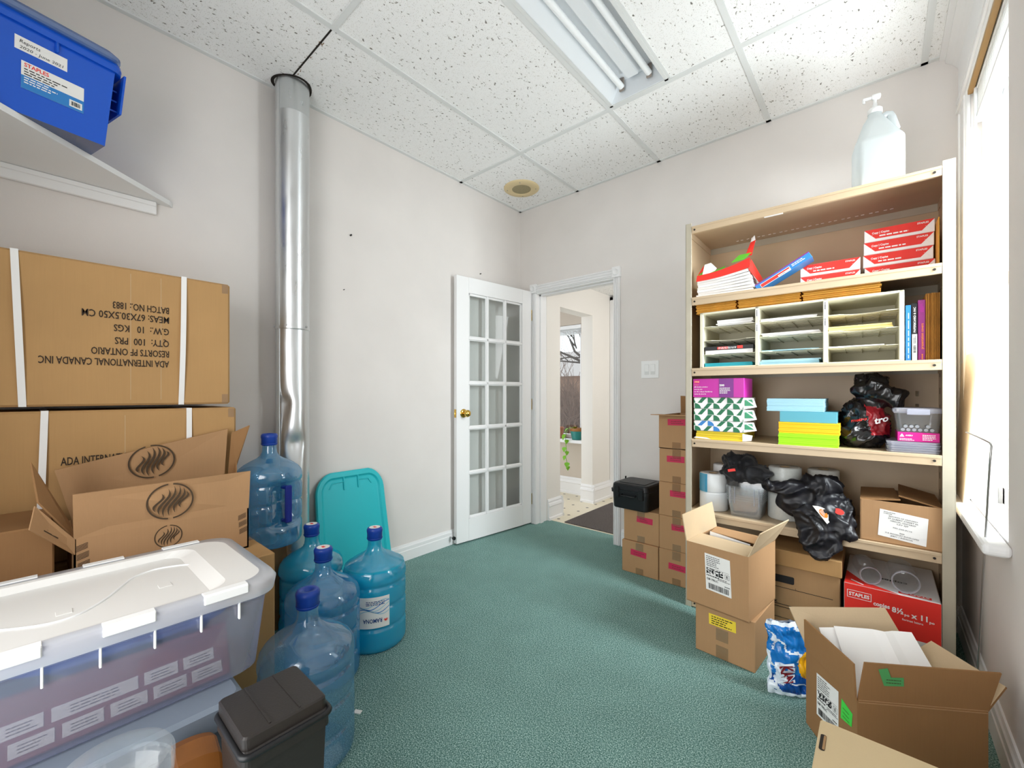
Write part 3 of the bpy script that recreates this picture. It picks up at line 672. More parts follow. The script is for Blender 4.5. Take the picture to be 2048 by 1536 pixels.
for i, (y, z, r) in enumerate(((-1.569, 2.04, 0.005), (-0.492, 2.041, 0.004), (-1.612, 1.709, 0.0025))):
    G().cyl(r, 0.0, 0.012, 'dark_metal', 10, TR(0, y, z, 0, 0, PI / 2)).obj('wall_nail', label=('small dark nail in the left wall right of the duct', 'small dark nail in the wall above the French door', 'tiny nail low in the left wall just right of the duct')[i], cat='nail')

# galvanised duct
t = thing('metal_duct', 'round galvanised steel duct rising up the left wall', 'duct', (0.088, -1.931, 0))
def dent(a, z):
    f = 1.0
    for a0, z0, sa, sz, d in ((-0.95, 1.06, 0.55, 0.10, 0.30), (-0.2, 0.86, 0.5, 0.09, 0.32), (-1.2, 0.72, 0.5, 0.12, 0.15), (-0.3, 1.45, 0.5, 0.3, 0.03)):
        da_ = (a - a0 + PI) % (2 * PI) - PI
        zz = (z - z0); k = math.exp(-(da_ / sa) ** 2) * (math.exp(-abs(zz) / (sz * (0.35 if zz > 0 else 1.3))))
        f -= d * k
    return f
DMx = Matrix.Translation((0.088, -1.931, 0))
n = 72
G(DMx).lathe([(0.078, 0.004)] + [(0.078, 0.02 + i * (1.44 - 0.02) / n) for i in range(n + 1)], 'galvanised', 56, rf=dent).obj('lower_pipe', t)
G(DMx).lathe([(0.0785, 1.425), (0.080, 1.427), (0.0805, 1.435), (0.079, 1.447), (0.079, 1.46), (0.079, 2.52), (0.0795, 2.521), (0.079, 2.524), (0.079, H + 0.004)], 'galvanised', 56).obj('upper_pipe', t)
g = G(DMx)
for zz0, zz1 in ((0.02, 1.43), (1.44, H)): g.box(0.0, 0.006, -0.003, 0.003, zz0, zz1, 'galvanised', 0, TR(0.0785 * math.cos(-1.25), 0.0785 * math.sin(-1.25), 0, -1.25) @ Matrix.Translation((-0.004, 0, 0)))
for a in (-0.75, 0.5, -1.9): g.cyl(0.005, 0, 0.006, 'steel', 8, TR(0.079 * math.cos(a), 0.079 * math.sin(a), 1.442, a, 0, PI / 2))
g.obj('seam', t)
G(DMx).lathe([(0.080, H - 0.002), (0.094, H - 0.002)], 'gap_dark', 40, rf=lambda a, z: 1 + 0.05 * math.sin(3 * a + 1)).obj('ceiling_cutout', t)  # flat dark ring painted for the shaded gap where the duct enters
# ---------------------------------------------------------------- left side: shelf, blue file box, strapped cartons
t = thing('wall_shelf', 'white angled corner wall shelf under the blue file box', 'shelf', (0.2, -2.9, 1.925))
G().prism([(0.001, -2.405), (0.028, -2.420), (0.450, -2.881), (0.83, YR + 0.002), (0.001, YR + 0.002)][::-1], 1.925, 1.945, 'white_paint').obj('board', t)
G().box(0.001, 0.020, -3.29, -2.462, 1.872, 1.924, 'white_paint', 0.003).box(0.020, 0.026, -3.29, -2.464, 1.905, 1.924, 'white_paint', 0.002).obj('cleat', t)

BM = Matrix(((0.974, 0.227, 0, 0.377), (0.227, -0.974, 0, -2.655), (0, 0, 1, 1.9455), (0, 0, 0, 1)))   # x out of the front, y along the front to the left
t = thing('file_box', 'blue plastic file box with two labels overhanging the wall shelf', 'storage box', tuple(BM @ V((-0.15, 0.2, 0))))
def trap(x0, x1, y0, y1, z0, z1, f):
    return [[(x0, y0, z0), (x1, y0, z0), (x1, y1, z0), (x0, y1, z0)], [(x0 - f, y0 - f, z1), (x1 + f, y0 - f, z1), (x1 + f, y1 + f, z1), (x0 - f, y1 + f, z1)]]
bl, bd, bh = 0.40, 0.27, 0.262
g = G(BM)
ln_ = [[(-bd, 0, 0), (0, 0, 0), (0, bl, 0), (-bd, bl, 0)], [(-bd - 0.012, -0.022, bh), (0.014, -0.022, bh), (0.014, bl + 0.022, bh), (-bd - 0.012, bl + 0.022, bh)]]
g.loft([r[::-1] for r in ln_], 'blue_plastic', caps=False); g.add(ln_[0], [(0, 1, 2, 3)], 'blue_shell')
for y in (0.115, 0.30): g.box(0.010, 0.022, y, y + 0.008, bh - 0.035, bh, 'blue_plastic', 0.002)
g.obj('box_body', t)
g = G(BM)
g.loft([[(x + (-bd + 0.0) / 2, y + bl / 2, z) for x, y in rrect(bd + w, bl + w2, 0.03)] for w, w2, z in ((0.045, 0.085, bh - 0.004), (0.048, 0.09, bh + 0.012), (0.046, 0.085, bh + 0.024))], 'blue_plastic', smooth=False)
g.obj('rim', t)
g = G(BM); g.loft([[(x - bd / 2, y + bl / 2, z) for x, y in rrect(bd + w, bl + w, 0.03)] for w, z in ((0.066, bh + 0.024), (0.074, bh + 0.030), (0.074, bh + 0.042), (0.050, bh + 0.056))], 'blue_rim'); g.obj('lid', t)
g = G(BM); g.panel([(-0.006, -0.040, 0.135), (0.012, -0.047, bh + 0.004), (-bd, -0.047, bh + 0.004), (-bd + 0.04, -0.040, 0.135)][::-1], 0.006, 'blue_plastic')
for i in range(3): g.box(-0.03, -0.026, -0.04, -0.012, 0.145 + i * 0.035, 0.149 + i * 0.035, 'blue_plastic')
g.obj('handle', t)
sl = 0.014 / bh
fm = plane((0.0008, 0, 0), (0, 1, 0), (sl, 0, 1), 0.0, None)
def bmap(x, z, h=0.0): return BM @ V((z * sl + 0.0012 + h, 0.215 - x, z))     # x to the right as read, z up
def lab(pts): return pts
g = G(); g.rect(bmap, 0.008, 0.120, 0.184, 0.224, 'label_white'); g.text('Reports', bmap, 0.018, 0.206, 0.010, 'black_print', 0.042, slant=0.15); g.text('2020 - June 2021', bmap, 0.018, 0.190, 0.0085, 'black_print', 0.092, slant=0.15); g.obj('handwritten_label', t, label='white label with handwriting')
g = G(); g.rect(bmap, 0.022, 0.160, 0.076, 0.157, 'label_white'); g.rect(bmap, 0.022, 0.160, 0.076, 0.115, 'blue_print', h=0.0004)
g.text('STAPLES', bmap, 0.028, 0.142, 0.011, 'red_print', 0.052, 0.02); g.lines(bmap, 0.028, 0.130, 0.117, 0.139, 3, 'ink_black', seed=4, fill=0.4); g.lines(bmap, 0.028, 0.100, 0.092, 0.113, 3, 'white_print', h=0.0008, seed=5)
g.rect(bmap, 0.126, 0.156, 0.083, 0.104, 'label_white', h=0.0008); g.bars(bmap, 0.130, 0.152, 0.087, 0.100, 14, 'ink_black', h=0.0012); g.obj('printed_label', t, label='white and blue shop label')

# strapped cartons against the left wall
CF = 0.336
def big_carton(label, y1, z0, z1, straps, xf=CF):
    t = thing('shipping_carton', label, 'cardboard box', (xf / 2, y1 - 0.335, z0), 'strapped cartons stacked against the left wall')
    g = G(); g.box(0.006, xf, y1 - 0.67, y1, z0, z1, 'cardboard_gold', 0.007)
    g.box(xf - 0.002, xf + 0.0006, y1 - 0.029, y1 - 0.008, z1 - 0.040, z1 - 0.004, 'clear_tape'); g.box(xf - 0.002, xf + 0.0006, y1 - 0.029, y1 - 0.008, z0 + 0.004, z0 + 0.040, 'clear_tape')
    for y in straps[1]: g.box(xf - 0.001, xf + 0.0008, y, y + 0.0012, z0 + 0.02, z1 - 0.02, 'cardboard_pale')
    g.obj('carton_body', t)
    for yt, yb in straps[0]:
        g = G(); w = 0.0085; zs = [z0 + (z1 - z0) * i / 12 for i in range(13)]
        bow = lambda i: xf + 0.002 + 0.010 * math.sin(PI * i / 12)
        yy = lambda i: yb + (yt - yb) * i / 12
        P = [(bow(i), yy(i), zs[i]) for i in range(13)]
        g.add([(x, y - w, z) for x, y, z in P] + [(x, y + w, z) for x, y, z in P] + [(x - 0.0015, y - w, z) for x, y, z in P] + [(x - 0.0015, y + w, z) for x, y, z in P],
              [(i, 13 + i, 14 + i, 1 + i) for i in range(12)] + [(26 + i, 27 + i, 40 + i, 39 + i) for i in range(12)] + [(i, i + 1, 27 + i, 26 + i) for i in range(12)] + [(13 + i, 39 + i, 40 + i, 14 + i) for i in range(12)], 'strap_white')
        g.box(0.006, xf + 0.002, yt - w, yt + w, z1, z1 + 0.0015, 'strap_white'); g.obj('strap', t, label='white plastic strap')
    return t
t = big_carton('topmost strapped cardboard carton with upside-down printing, under the wall shelf', -2.276, 1.060, 1.553, [[(-2.856, -2.839), (-2.430, -2.439)], (-2.585, -2.50)])
mp = plane((CF + 0.001, -2.476, 1.0), (0, -1, 0), (0, 0, -1), 0.0)     # printed upside down: reading runs to the left, letters hang
g = G()
for s, z, w in (('BATCH NO.: 1883', 1.402, 0.236), ('MEAS: 67X30.5X50 CM', 1.366, 0.352), ('G.W.:  10   KGS', 1.322, 0.232), ('QTY:  100  PRS', 1.277, 0.228), ('RESORTS PF ONTARIO', 1.238, 0.318), ('ADA INTERNATIONAL CANADA INC', 1.200, 0.500)):
    g.text(s, mp, 0, 1.0 - z - 0.024, 0.024, 'ink', w * 0.66, 0.012)
g.obj('printing', t)
t = big_carton('strapped cardboard carton in the middle of the stack behind the logo box', -2.254, 0.545, 1.045, [[(-2.792, -2.806), (-2.414, -2.420)], (-2.60,)])
g = G(); mp = plane((CF + 0.001, -2.757, 0.865), (0, 1, 0), (0, 0, 1), 0.0)
g.text('ADA INTERNATIONAL CANADA INC', mp, 0, 0, 0.026, 'ink', 0.50 * 0.68, 0.012); g.text('RESORTS PF ONTARIO', mp, 0, -0.045, 0.026, 'ink', 0.21, 0.012); g.obj('printing', t)
big_carton('lowest strapped cardboard carton at the wall behind the plain box', -2.262, 0.0, 0.543, [[(-2.80, -2.80), (-2.42, -2.42)], ()])

# plain box under the logo box
t = thing('cardboard_box', 'plain cardboard box under the logo box, showing one corner beside the clear tote', 'cardboard box', (0.55, -2.6, 0))
G().box(0.352, 0.752, -2.95, -2.252, 0, 0.540, 'cardboard_gold', 0.004).obj('carton_body', t)
G().box(0.50, 0.55, -2.95, -2.2515, 0.538, 0.5408, 'clear_tape').obj('tape', t)

# open box with oval flame logos
def logo(g, mp, cx, cy, rx, ry, m):
    n = 40
    for a0, a1 in ((0.035, 0.965), (1.035, 1.965)):
        pts = [(a0 + (a1 - a0) * i / n) * PI + PI / 2 for i in range(n + 1)]
        for i in range(n):
            a, b = pts[i], pts[i + 1]
            g.poly(mp, [(cx + rx * math.cos(a), cy + ry * math.sin(a)), (cx + rx * math.cos(b), cy + ry * math.sin(b)), (cx + rx * 0.92 * math.cos(b), cy + ry * 0.92 * math.sin(b)), (cx + rx * 0.92 * math.cos(a), cy + ry * 0.92 * math.sin(a))][::-1], m)
    for j, (ox, hh) in enumerate(((-0.50, 0.50), (-0.27, 0.72), (-0.06, 0.86), (0.16, 0.84), (0.37, 0.70), (0.56, 0.46))):
        n = 14; P = []
        for i in range(n + 1):
            tt = i / n; yy = (tt * 2 - 1) * hh * 0.95
            xx = ox + 0.52 * hh * (tt - 0.5) + 0.13 * math.sin((tt - 0.5) * 2 * PI)
            P.append((xx, yy, 0.068 * math.sin(PI * min(1, tt * 1.02)) + 0.004))
        for i in range(n):
            a, b = P[i], P[i + 1]
            g.poly(mp, [(cx + (a[0] - a[2]) * rx, cy + a[1] * ry), (cx + (a[0] + a[2]) * rx, cy + a[1] * ry), (cx + (b[0] + b[2]) * rx, cy + b[1] * ry), (cx + (b[0] - b[2]) * rx, cy + b[1] * ry)], m)
t = thing('open_box', 'open cardboard box with dark oval flame logos on its raised flaps', 'cardboard box', (0.49, -2.52, 0.541))
ox0, ox1, oy0, oy1, oz0, oz1 = 0.350, 0.628, -2.742, -2.297, 0.541, 0.684
g = G(); th = 0.005
g.box(ox0, ox1, oy0, oy1, oz0, oz0 + th, 'cardboard').box(ox0, ox0 + th, oy0, oy1, oz0, oz1, 'cardboard').box(ox1 - th, ox1, oy0, oy1, oz0, oz1, 'cardboard').box(ox0, ox1, oy0, oy0 + th, oz0, oz1, 'cardboard').box(ox0, ox1, oy1 - th, oy1, oz0, oz1, 'cardboard')
mp = plane((ox1 + 0.001, -2.54, 0.642), (0, 1, 0), (0, 0, 1), 0.0)
logo(g, mp, 0.012, -0.002, 0.036, 0.036, 'ink_brown')
for yy in (-0.185, 0.222):
    for k_ in range(3):
        for j in range(5): g.poly(mp, [(yy - 0.013 + k_ * 0.002, 0.020 - k_ * 0.025 - j * 0.0036), (yy + 0.012 + k_ * 0.002, 0.028 - k_ * 0.025 - j * 0.0036), (yy + 0.012 + k_ * 0.002, 0.0262 - k_ * 0.025 - j * 0.0036), (yy - 0.013 + k_ * 0.002, 0.0182 - k_ * 0.025 - j * 0.0036)][::-1], 'ink_brown')
g.obj('box_body', t)
ft = 0.816
g = G(); g.panel([(ox1, oy0, oz1), (ox1, oy1, oz1), (0.618, -2.288, ft), (0.650, -2.745, ft)], 0.005, 'cardboard')
mf = plane((ox1 + 0.0035, -2.53, 0.684), (0, 1, 0), (0.02, 0, 1), 0.004)
logo(g, mf, 0.006, 0.070, 0.061, 0.058, 'ink_brown'); g.obj('flap', t)
rt, rl = V((0.362, -2.292, 0.958)), V((0.375, -2.772, 0.856))
g = G(); g.panel([(ox0 + 0.01, oy0 + 0.01, oz1), (ox0 + 0.01, oy1 - 0.01, oz1), tuple(rt), tuple(rl)], 0.005, 'cardboard')
c4 = V((ox0 + 0.01, oy0 + 0.01, oz1)); ru = (rt - rl).normalized(); uu = (rt - V((ox0 + 0.01, oy1 - 0.01, oz1))); uu = (uu - ru * uu.dot(ru)).normalized()
mr = plane(V((0.364, -2.530, 0.855)), tuple(ru), tuple(uu), 0.006)
logo(g, mr, 0.0, 0.0, 0.067, 0.060, 'ink_brown'); g.obj('flap', t)
g = G(); g.panel([(0.50, oy1, oz1), (0.358, oy1 + 0.004, oz1), (0.362, -2.274, 0.94), (0.375, -2.215, 0.968), (0.372, -2.262, 0.82)], 0.004, 'cardboard_dark'); g.obj('flap', t)
g = G(); g.panel([(ox0 + 0.05, oy0, oz1), (ox1 - 0.02, oy0, oz1), (0.610, -2.812, 0.80), (0.545, -2.825, 0.905)], 0.004, 'cardboard_dark'); g.obj('flap', t)
g = G(); g.panel([(ox1, oy0 + 0.003, oz1 - 0.045), (ox1 + 0.0, oy0 + 0.003, oz1), (0.660, -2.815, 0.80), (0.690, -2.825, 0.745)], 0.004, 'cardboard')
mq = plane((0.647, -2.772, 0.712), (0.5, -0.72, 0.75), (-0.3, 0.05, 0.5), 0.003)
for j in range(5): g.poly(mq, [(-0.004, 0.022 - j * 0.0075), (0.04, 0.026 - j * 0.0075), (0.04, 0.0225 - j * 0.0075), (-0.004, 0.0185 - j * 0.0075)][::-1], 'ink_brown')
g.obj('flap', t)
t = thing('cardboard_box', 'brown cardboard box left of the logo box, at the left edge behind the clear tote', 'cardboard box', (0.5, -2.98, 0.541))
G().box(0.352, 0.620, -3.14, -2.779, 0.541, 0.735, 'cardboard_dark', 0.004).obj('carton_body', t)  # darker cardboard: shadow on this box is put into its colour

# grey bin and the clear latch tote on it
t = thing('grey_bin', 'blue grey plastic storage bin under the clear tote', 'storage bin', (1.0, -2.85, 0))
g = G(); g.loft([[(x, y, z) for x, y, z in ring3(w, d, 0.03, z, 4, 1.02, -2.86)][::1] for w, d, z in ((0.44, 0.62, 0.0), (0.48, 0.68, 0.360))], 'grey_plastic', smooth=False); g.obj('bin_body', t)
g = G(); g.loft([ring3(w, d, 0.035, z, 4, 1.02, -2.86) for w, d, z in ((0.50, 0.70, 0.358), (0.52, 0.72, 0.366), (0.52, 0.72, 0.412), (0.50, 0.70, 0.4195))], 'grey_plastic'); g.obj('bin_lid', t)
TX, TY = 1.015, -2.770
t = thing('clear_tote', 'clear plastic tote with white lid standing on the grey bin', 'storage tote', (TX, TY, 0.420))
tw, td = 0.385, 0.66
g = G(); rings = [ring3(tw + 2 * f, td + 2 * f, 0.05, z, 6, TX, TY) for f, z in ((-0.012, 0.421), (-0.004, 0.428), (0.012, 0.59), (0.014, 0.604), (0.022, 0.606), (0.022, 0.622))]
g.loft(rings, 'tote_plastic', smooth=True, caps=False); g.add(rings[0], [tuple(range(len(rings[0])))], 'tote_plastic')
g.obj('tote_body', t)
g = G(); lr = [ring3(tw + 2 * f, td + 2 * f, 0.062, z, 8, TX, TY) for f, z in ((0.030, 0.612), (0.034, 0.640), (0.028, 0.650), (0.004, 0.650))]
g.loft(lr, 'rim_plastic', smooth=True, caps=False); g.obj('lid_rim', t, label='clear rim of the lid')
g = G(); lw, ld = tw - 0.035, td - 0.05
g.loft([ring3(tw + 0.008, td + 0.008, 0.06, 0.650, 8, TX, TY), ring3(tw - 0.012, td - 0.10, 0.05, 0.648, 8, TX, TY - 0.02), ring3(tw - 0.026, td - 0.135, 0.04, 0.632, 8, TX, TY - 0.035)], 'lid_white', smooth=False, caps=False)
g.add(ring3(tw - 0.026, td - 0.135, 0.04, 0.632, 8, TX, TY - 0.035), [tuple(range(36))], 'lid_white')
CV = [(1.040, -2.88), (1.070, -2.84), (1.090, -2.80), (1.087, -2.763), (1.060, -2.732), (1.021, -2.703), (0.972, -2.676), (0.936, -2.654), (0.915, -2.625), (0.910, -2.595), (0.928, -2.550), (0.958, -2.517)]
P = []
for i in range(len(CV) - 1):
    for j in range(4):
        q = [CV[max(0, i - 1)], CV[i], CV[i + 1], CV[min(len(CV) - 1, i + 2)]]; u = j / 4
        f = lambda k_: 0.5 * (2 * q[1][k_] + (q[2][k_] - q[0][k_]) * u + (2 * q[0][k_] - 5 * q[1][k_] + 4 * q[2][k_] - q[3][k_]) * u * u + (3 * q[1][k_] - q[0][k_] - 3 * q[2][k_] + q[3][k_]) * u ** 3)
        P.append((f(0), f(1), 0.6325))
g.tube(P, 0.0028, 'white_plastic', 6)
for yy in (-2.62, -2.79): g.box(TX + 0.02, TX + 0.045, yy, yy + 0.025, 0.632, 0.6335, 'lid_white', 0.0005)
g.obj('lid', t, label='white lid')
for sx in (1, -1):
    x = TX + sx * (tw / 2 + 0.033)
    for y1_, y0_ in ((-2.485, -2.572), (-2.654, -2.734), (-2.812, -2.892)):
        G().box(x - 0.004, x + 0.004, y0_, y1_, 0.632, 0.6525, 'white_plastic', 0.002).box(x - sx * 0.022, x, y0_, y1_, 0.650, 0.6535, 'white_plastic', 0.001).obj('latch_strip', t, label='white strip along the lid edge')
    for y in (-2.500, -2.574, -2.654, -2.736, -2.812):
        xr = TX + sx * (tw / 2 + 0.020)
        G().box(xr - 0.006, xr + 0.003, y - 0.002, y + 0.002, 0.570, 0.612, 'white_plastic', 0.001).obj('rib', t)
# things inside the tote
t = thing('award_plaque', 'reddish wooden award plaque with rows of silver name plates inside the clear tote', 'plaque', (1.16, -2.72, 0.43))
PM = Matrix.Translation((1.178, -2.50, 0.4265)) @ Matrix.Rotation(math.radians(-68), 4, 'Y') @ Matrix.Identity(4)
# local: x up the board, y along, z out of its face
PMm = Matrix.Translation((1.185, -2.505, 0.4275)) @ Matrix(((-0.30, 0, 0.954, 0), (0, 1, 0, 0), (0.954, 0, 0.30, 0), (0, 0, 0, 1)))
g = G(PMm); g.box(0, 0.118, -0.42, 0.0, -0.018, 0.0, 'plaque_wood', 0.003); g.obj('board', t)
for j, (w, n_, y_) in enumerate(((0.058, 6, 0.006), (0.058, 5, 0.02))):
    for i in range(n_):
        y = -y_ - 0.012 - i * 0.068
        wide = 0.126 if (j == 1 and i == 2) else w
        if j == 1 and i > 2: y -= 0.068
        if y - wide < -0.418: continue
        g = G(PMm); xx = 0.012 + j * 0.034
        g.box(xx, xx + 0.025, y - wide, y, 0.0, 0.0012, 'plate_silver')
        mp = plane((xx, y - wide, 0.0012), (0, 1, 0), (1, 0, 0), 0.0004, PMm)
        gg = G(); gg.v = g.v; gg.f = g.f; gg.fm = g.fm; gg.sm = g.sm; gg.mats = g.mats
        gg.lines(lambda a, b, h=0.0: PMm @ V((xx + b, y - wide + a, 0.0018)), wide * 0.2, wide * 0.9, 0.004, 0.021, 3, 'ink_brown', seed=i + j * 9, fill=0.3)
        gg.obj('name_plate', t)
vs, fs = blob([((1.112, -2.66, 0.582), (0.060, 0.17, 0.042), 0, 0.0), ((1.122, -2.56, 0.586), (0.052, 0.070, 0.040), 0, 0), ((1.095, -2.76, 0.580), (0.07, 0.13, 0.042), 0, 0), ((1.04, -2.66, 0.53), (0.045, 0.16, 0.060), 0, 0)], 0.012, 0.004, 8, 0.002, 30, 2)
G().add(vs, fs, 'navy_cloth', True).obj('folded_cloth', label='dark blue folded cloth inside the clear tote above the plaque', cat='cloth')

# ---------------------------------------------------------------- water jugs
JP = [(0.0, 0.012), (0.09, 0.010), (0.112, 0.0), (0.126, 0.004), (0.1335, 0.016), (0.135, 0.03), (0.135, 0.088), (0.1335, 0.096), (0.129, 0.101), (0.129, 0.108), (0.1335, 0.113), (0.135, 0.121), (0.135, 0.176), (0.1335, 0.184), (0.129, 0.189), (0.129, 0.196), (0.1335, 0.201), (0.135, 0.209), (0.135, 0.262), (0.1335, 0.270), (0.1295, 0.275), (0.1295, 0.281), (0.134, 0.287), (0.136, 0.296), (0.1355, 0.312), (0.131, 0.330), (0.120, 0.346), (0.100, 0.362), (0.076, 0.376), (0.052, 0.388), (0.038, 0.400), (0.031, 0.414), (0.029, 0.430), (0.029, 0.462)]
def jug(label, x, y, z, skin, fill=None, fmat='water_cyan', sealed=True, handle=None, group='five gallon water jugs'):
    t = thing('water_jug', label, 'water jug', (x, y, z), group)
    M = TR(x, y, z)
    rf = None
    if handle is not None:
        def rf(a, zz):
            d = (a - handle + PI) % (2 * PI) - PI
            k = max(0, 1 - (abs(d) / 0.62) ** 4) * max(0, 1 - (abs(zz - 0.19) / 0.105) ** 4)
            return 1 - 0.34 * k
        jp = []
        for (r0, z0), (r1, z1) in zip(JP, JP[1:]):
            m_ = max(1, int((z1 - z0) / 0.012)); jp += [(r0 + (r1 - r0) * i / m_, z0 + (z1 - z0) * i / m_) for i in range(m_)]
        jp.append(JP[-1])
    else: jp = JP
    G(M).lathe(jp, skin, 56, rf=rf).obj('jug_body', t)
    g = G(M); g.lathe([(0.0305, 0.447), (0.0325, 0.449), (0.033, 0.478), (0.0345, 0.483), (0.0345, 0.492), (0.031, 0.499), (0.027, 0.5005)] + ([(0.012, 0.4985), (0.009, 0.486), (0.0, 0.485)] if not sealed else [(0.0, 0.5005)]), 'blue_cap', 40)
    g.lathe([(0.0335, 0.452), (0.0345, 0.454), (0.0335, 0.456)], 'blue_cap', 40); c = g.obj('cap', t, label='dark blue cap')
    if sealed:
        g = G(M); g.disc(0.024, 0.5012, 'label_white', 28); g.box(-0.008, 0.010, -0.006, 0.005, 0.5012, 0.5018, 'red_print'); g.obj('seal_sticker', c, label='white and red seal')
    if fill:
        wp = [(max(0, r - 0.004), max(zz, 0.014)) for r, zz in JP if zz < fill]
        rr = wp[-1][0]; wp += [(rr, fill), (0.0, fill)]
        G(M).lathe(wp, fmat, 48, rf=None).obj('water', t)
    if handle is not None:
        a = handle; g = G(M @ Matrix.Rotation(a, 4, 'Z'))
        g.box(0.117, 0.133, -0.016, 0.016, 0.105, 0.272, 'blue_handle', 0.005).box(0.085, 0.125, -0.012, 0.012, 0.255, 0.270, 'blue_handle', 0.004).box(0.085, 0.125, -0.012, 0.012, 0.107, 0.122, 'blue_handle', 0.004)
        g.obj('handle', t, label='dark blue handle')
    return t
jr = jug('full cyan water jug with a maple leaf label by the turquoise lid', 0.652, -1.800, 0.0, 'jug_cyan', 0.345)
def wrap(cx, cy, cz, r, a0):
    return lambda x, y, h=0.0: V((cx + (r + h) * math.cos(a0 + x / r), cy + (r + h) * math.sin(a0 + x / r), cz + y))
a0 = math.radians(-31); mp = wrap(0.652, -1.800, 0.0, 0.1362, a0)
g = G(); g.rect(mp, -0.062, 0.062, 0.115, 0.245, 'label_white', 14, 3)
mu = lambda x, y, h=0.0: mp(-x, 0.36 - y, h)                     # the jug label is upside down
for j in range(5):
    n = 20
    for i in range(n):
        xa, xb = -0.06 + 0.12 * i / n, -0.06 + 0.12 * (i + 1) / n
        f = lambda x, k=j: 0.142 + 0.009 * k + 0.012 * math.sin(x * 45 + k * 0.8) + 0.10 * x
        g.poly(mu, [(xa, f(xa)), (xb, f(xb)), (xb, f(xb) + 0.0035), (xa, f(xa) + 0.0035)], 'blue_print' if j % 2 else 'paper_blue', h=0.0006)
g.lines(mu, -0.04, 0.045, 0.13, 0.150, 3, 'navy_print', h=0.0012, seed=8)
g.text('RAMONA', mu, -0.030, 0.205, 0.017, 'navy_print', 0.078, 0.02, h=0.0008)
for a_ in range(5):
    an = PI / 2 + (a_ - 2) * 0.75
    g.poly(mu, [(-0.046 + 0.0035 * math.cos(an - 1.2), 0.214 + 0.0035 * math.sin(an - 1.2)), (-0.046 + 0.011 * math.cos(an), 0.214 + 0.012 * math.sin(an)), (-0.046 + 0.0035 * math.cos(an + 1.2), 0.214 + 0.0035 * math.sin(an + 1.2))], 'red_print', h=0.0008)
g.obj('label', jr, label='white label with blue waves and red leaf')
jug('full cyan water jug at the back, right below the raised empty jug', 0.388, -1.965, 0.0, 'jug_cyan', 0.30, 'water_cyan', handle=-2.2)
jug('blue water jug with a red dot on its cap, between the nearest two jugs', 0.722, -2.066, 0.0, 'jug_blue', 0.09, 'water_blue')
jug('nearest empty clear blue water jug beside the black bin', 1.041, -2.262, 0.0, 'jug_clear_blue', None, sealed=False)
jug('empty blue water jug with a handle, raised on a box beside the metal duct', 0.248, -2.096, 0.418, 'jug_blue', None, sealed=False, handle=0.30)
t = thing('cardboard_box', 'small cardboard box under the raised empty water jug', 'cardboard box', (0.15, -2.13, 0))
G().box(0.050, 0.252, -2.245, -2.018, 0, 0.417, 'cardboard_dark', 0.004).obj('carton_body', t)

# turquoise lid leaning on the wall
AM = Matrix.Translation((0.135, -1.585, 0.0)) @ Matrix.Rotation(math.radians(-9.5), 4, 'Y') @ Matrix(((0, 0, 1, 0), (1, 0, 0, 0), (0, 1, 0, 0), (0, 0, 0, 1)))   # local x -> world y, y -> up, z -> into the room
t = thing('tote_lid', 'turquoise plastic tote lid leaning on the left wall behind the jugs', 'lid', (0.135, -1.56, 0.0))
def lidring(f, z, bulge=0.0):
    P = []
    for x, y in rrect(0.43 - 2 * f, 0.64 - 2 * f, max(0.02, 0.095 - f), 6):
        y2 = y + 0.32
        yy = y2 + (0.030 * (1 - (x / 0.215) ** 2) if y > 0 else 0)
        xx = x * (1 + 0.08 * (0.32 - y2) / 0.32 * 0.5)
        P.append((xx, yy, z))
    return P
g = G(AM)
rs = [lidring(0.0, -0.012), lidring(0.0, 0.002), lidring(0.006, 0.008), lidring(0.030, 0.008), lidring(0.040, -0.002), lidring(0.046, -0.003)]
g.loft([[(x, y, z) for x, y, z in r] for r in rs], 'aqua_plastic', smooth=False)
g.box(-0.047, -0.041, 0.555, 0.645, -0.003, 0.007, 'aqua_plastic', 0.002).box(0.041, 0.047, 0.555, 0.645, -0.003, 0.007, 'aqua_plastic', 0.002)
g.tube([(-0.13, 0.57, -0.002), (-0.11, 0.60, -0.001), (-0.047, 0.603, -0.001)], 0.004, 'aqua_plastic', 6).tube([(0.13, 0.57, -0.002), (0.11, 0.60, -0.001), (0.047, 0.603, -0.001)], 0.004, 'aqua_plastic', 6)
g.obj('lid_panel', t)

# near black bin, wooden piece, clear jar at the lower left
t = thing('black_bin', 'black plastic bin with ribbed lid, nearest thing at the bottom edge', 'bin', (1.46, -2.52, 0))
bx0, bx1, by0, by1, zt = 1.386, 1.536, -2.584, -2.436, 0.500
g = G(); g.loft([[(x, y, z) for x, y in ((a0_, b0_), (a1_, b0_), (a1_, b1_), (a0_, b1_))] for a0_, a1_, b0_, b1_, z in ((bx0 + 0.02, bx1 - 0.004, by0 + 0.02, by1 - 0.02, 0), (bx0 + 0.006, bx1 + 0.003, by0 + 0.004, by1 - 0.004, 0.455))], 'black_bin_plastic'); g.obj('bin_body', t)
g = G(); cx_, cy_ = (bx0 + bx1) / 2, (by0 + by1) / 2; w_, d_ = bx1 - bx0, by1 - by0
g.loft([ring3(w_ * 1.06, d_ * 1.04, 0.012, 0.448, 4, cx_ + 0.006, cy_), ring3(w_ * 1.05, d_ * 1.03, 0.012, 0.474, 4, cx_ + 0.006, cy_), ring3(w_ * 1.01, d_ * 1.01, 0.012, 0.478, 4, cx_ + 0.002, cy_), ring3(w_, d_, 0.010, zt - 0.003, 4, cx_, cy_), ring3(w_ - 0.006, d_ - 0.006, 0.009, zt, 4, cx_, cy_)], 'black_bin_plastic')
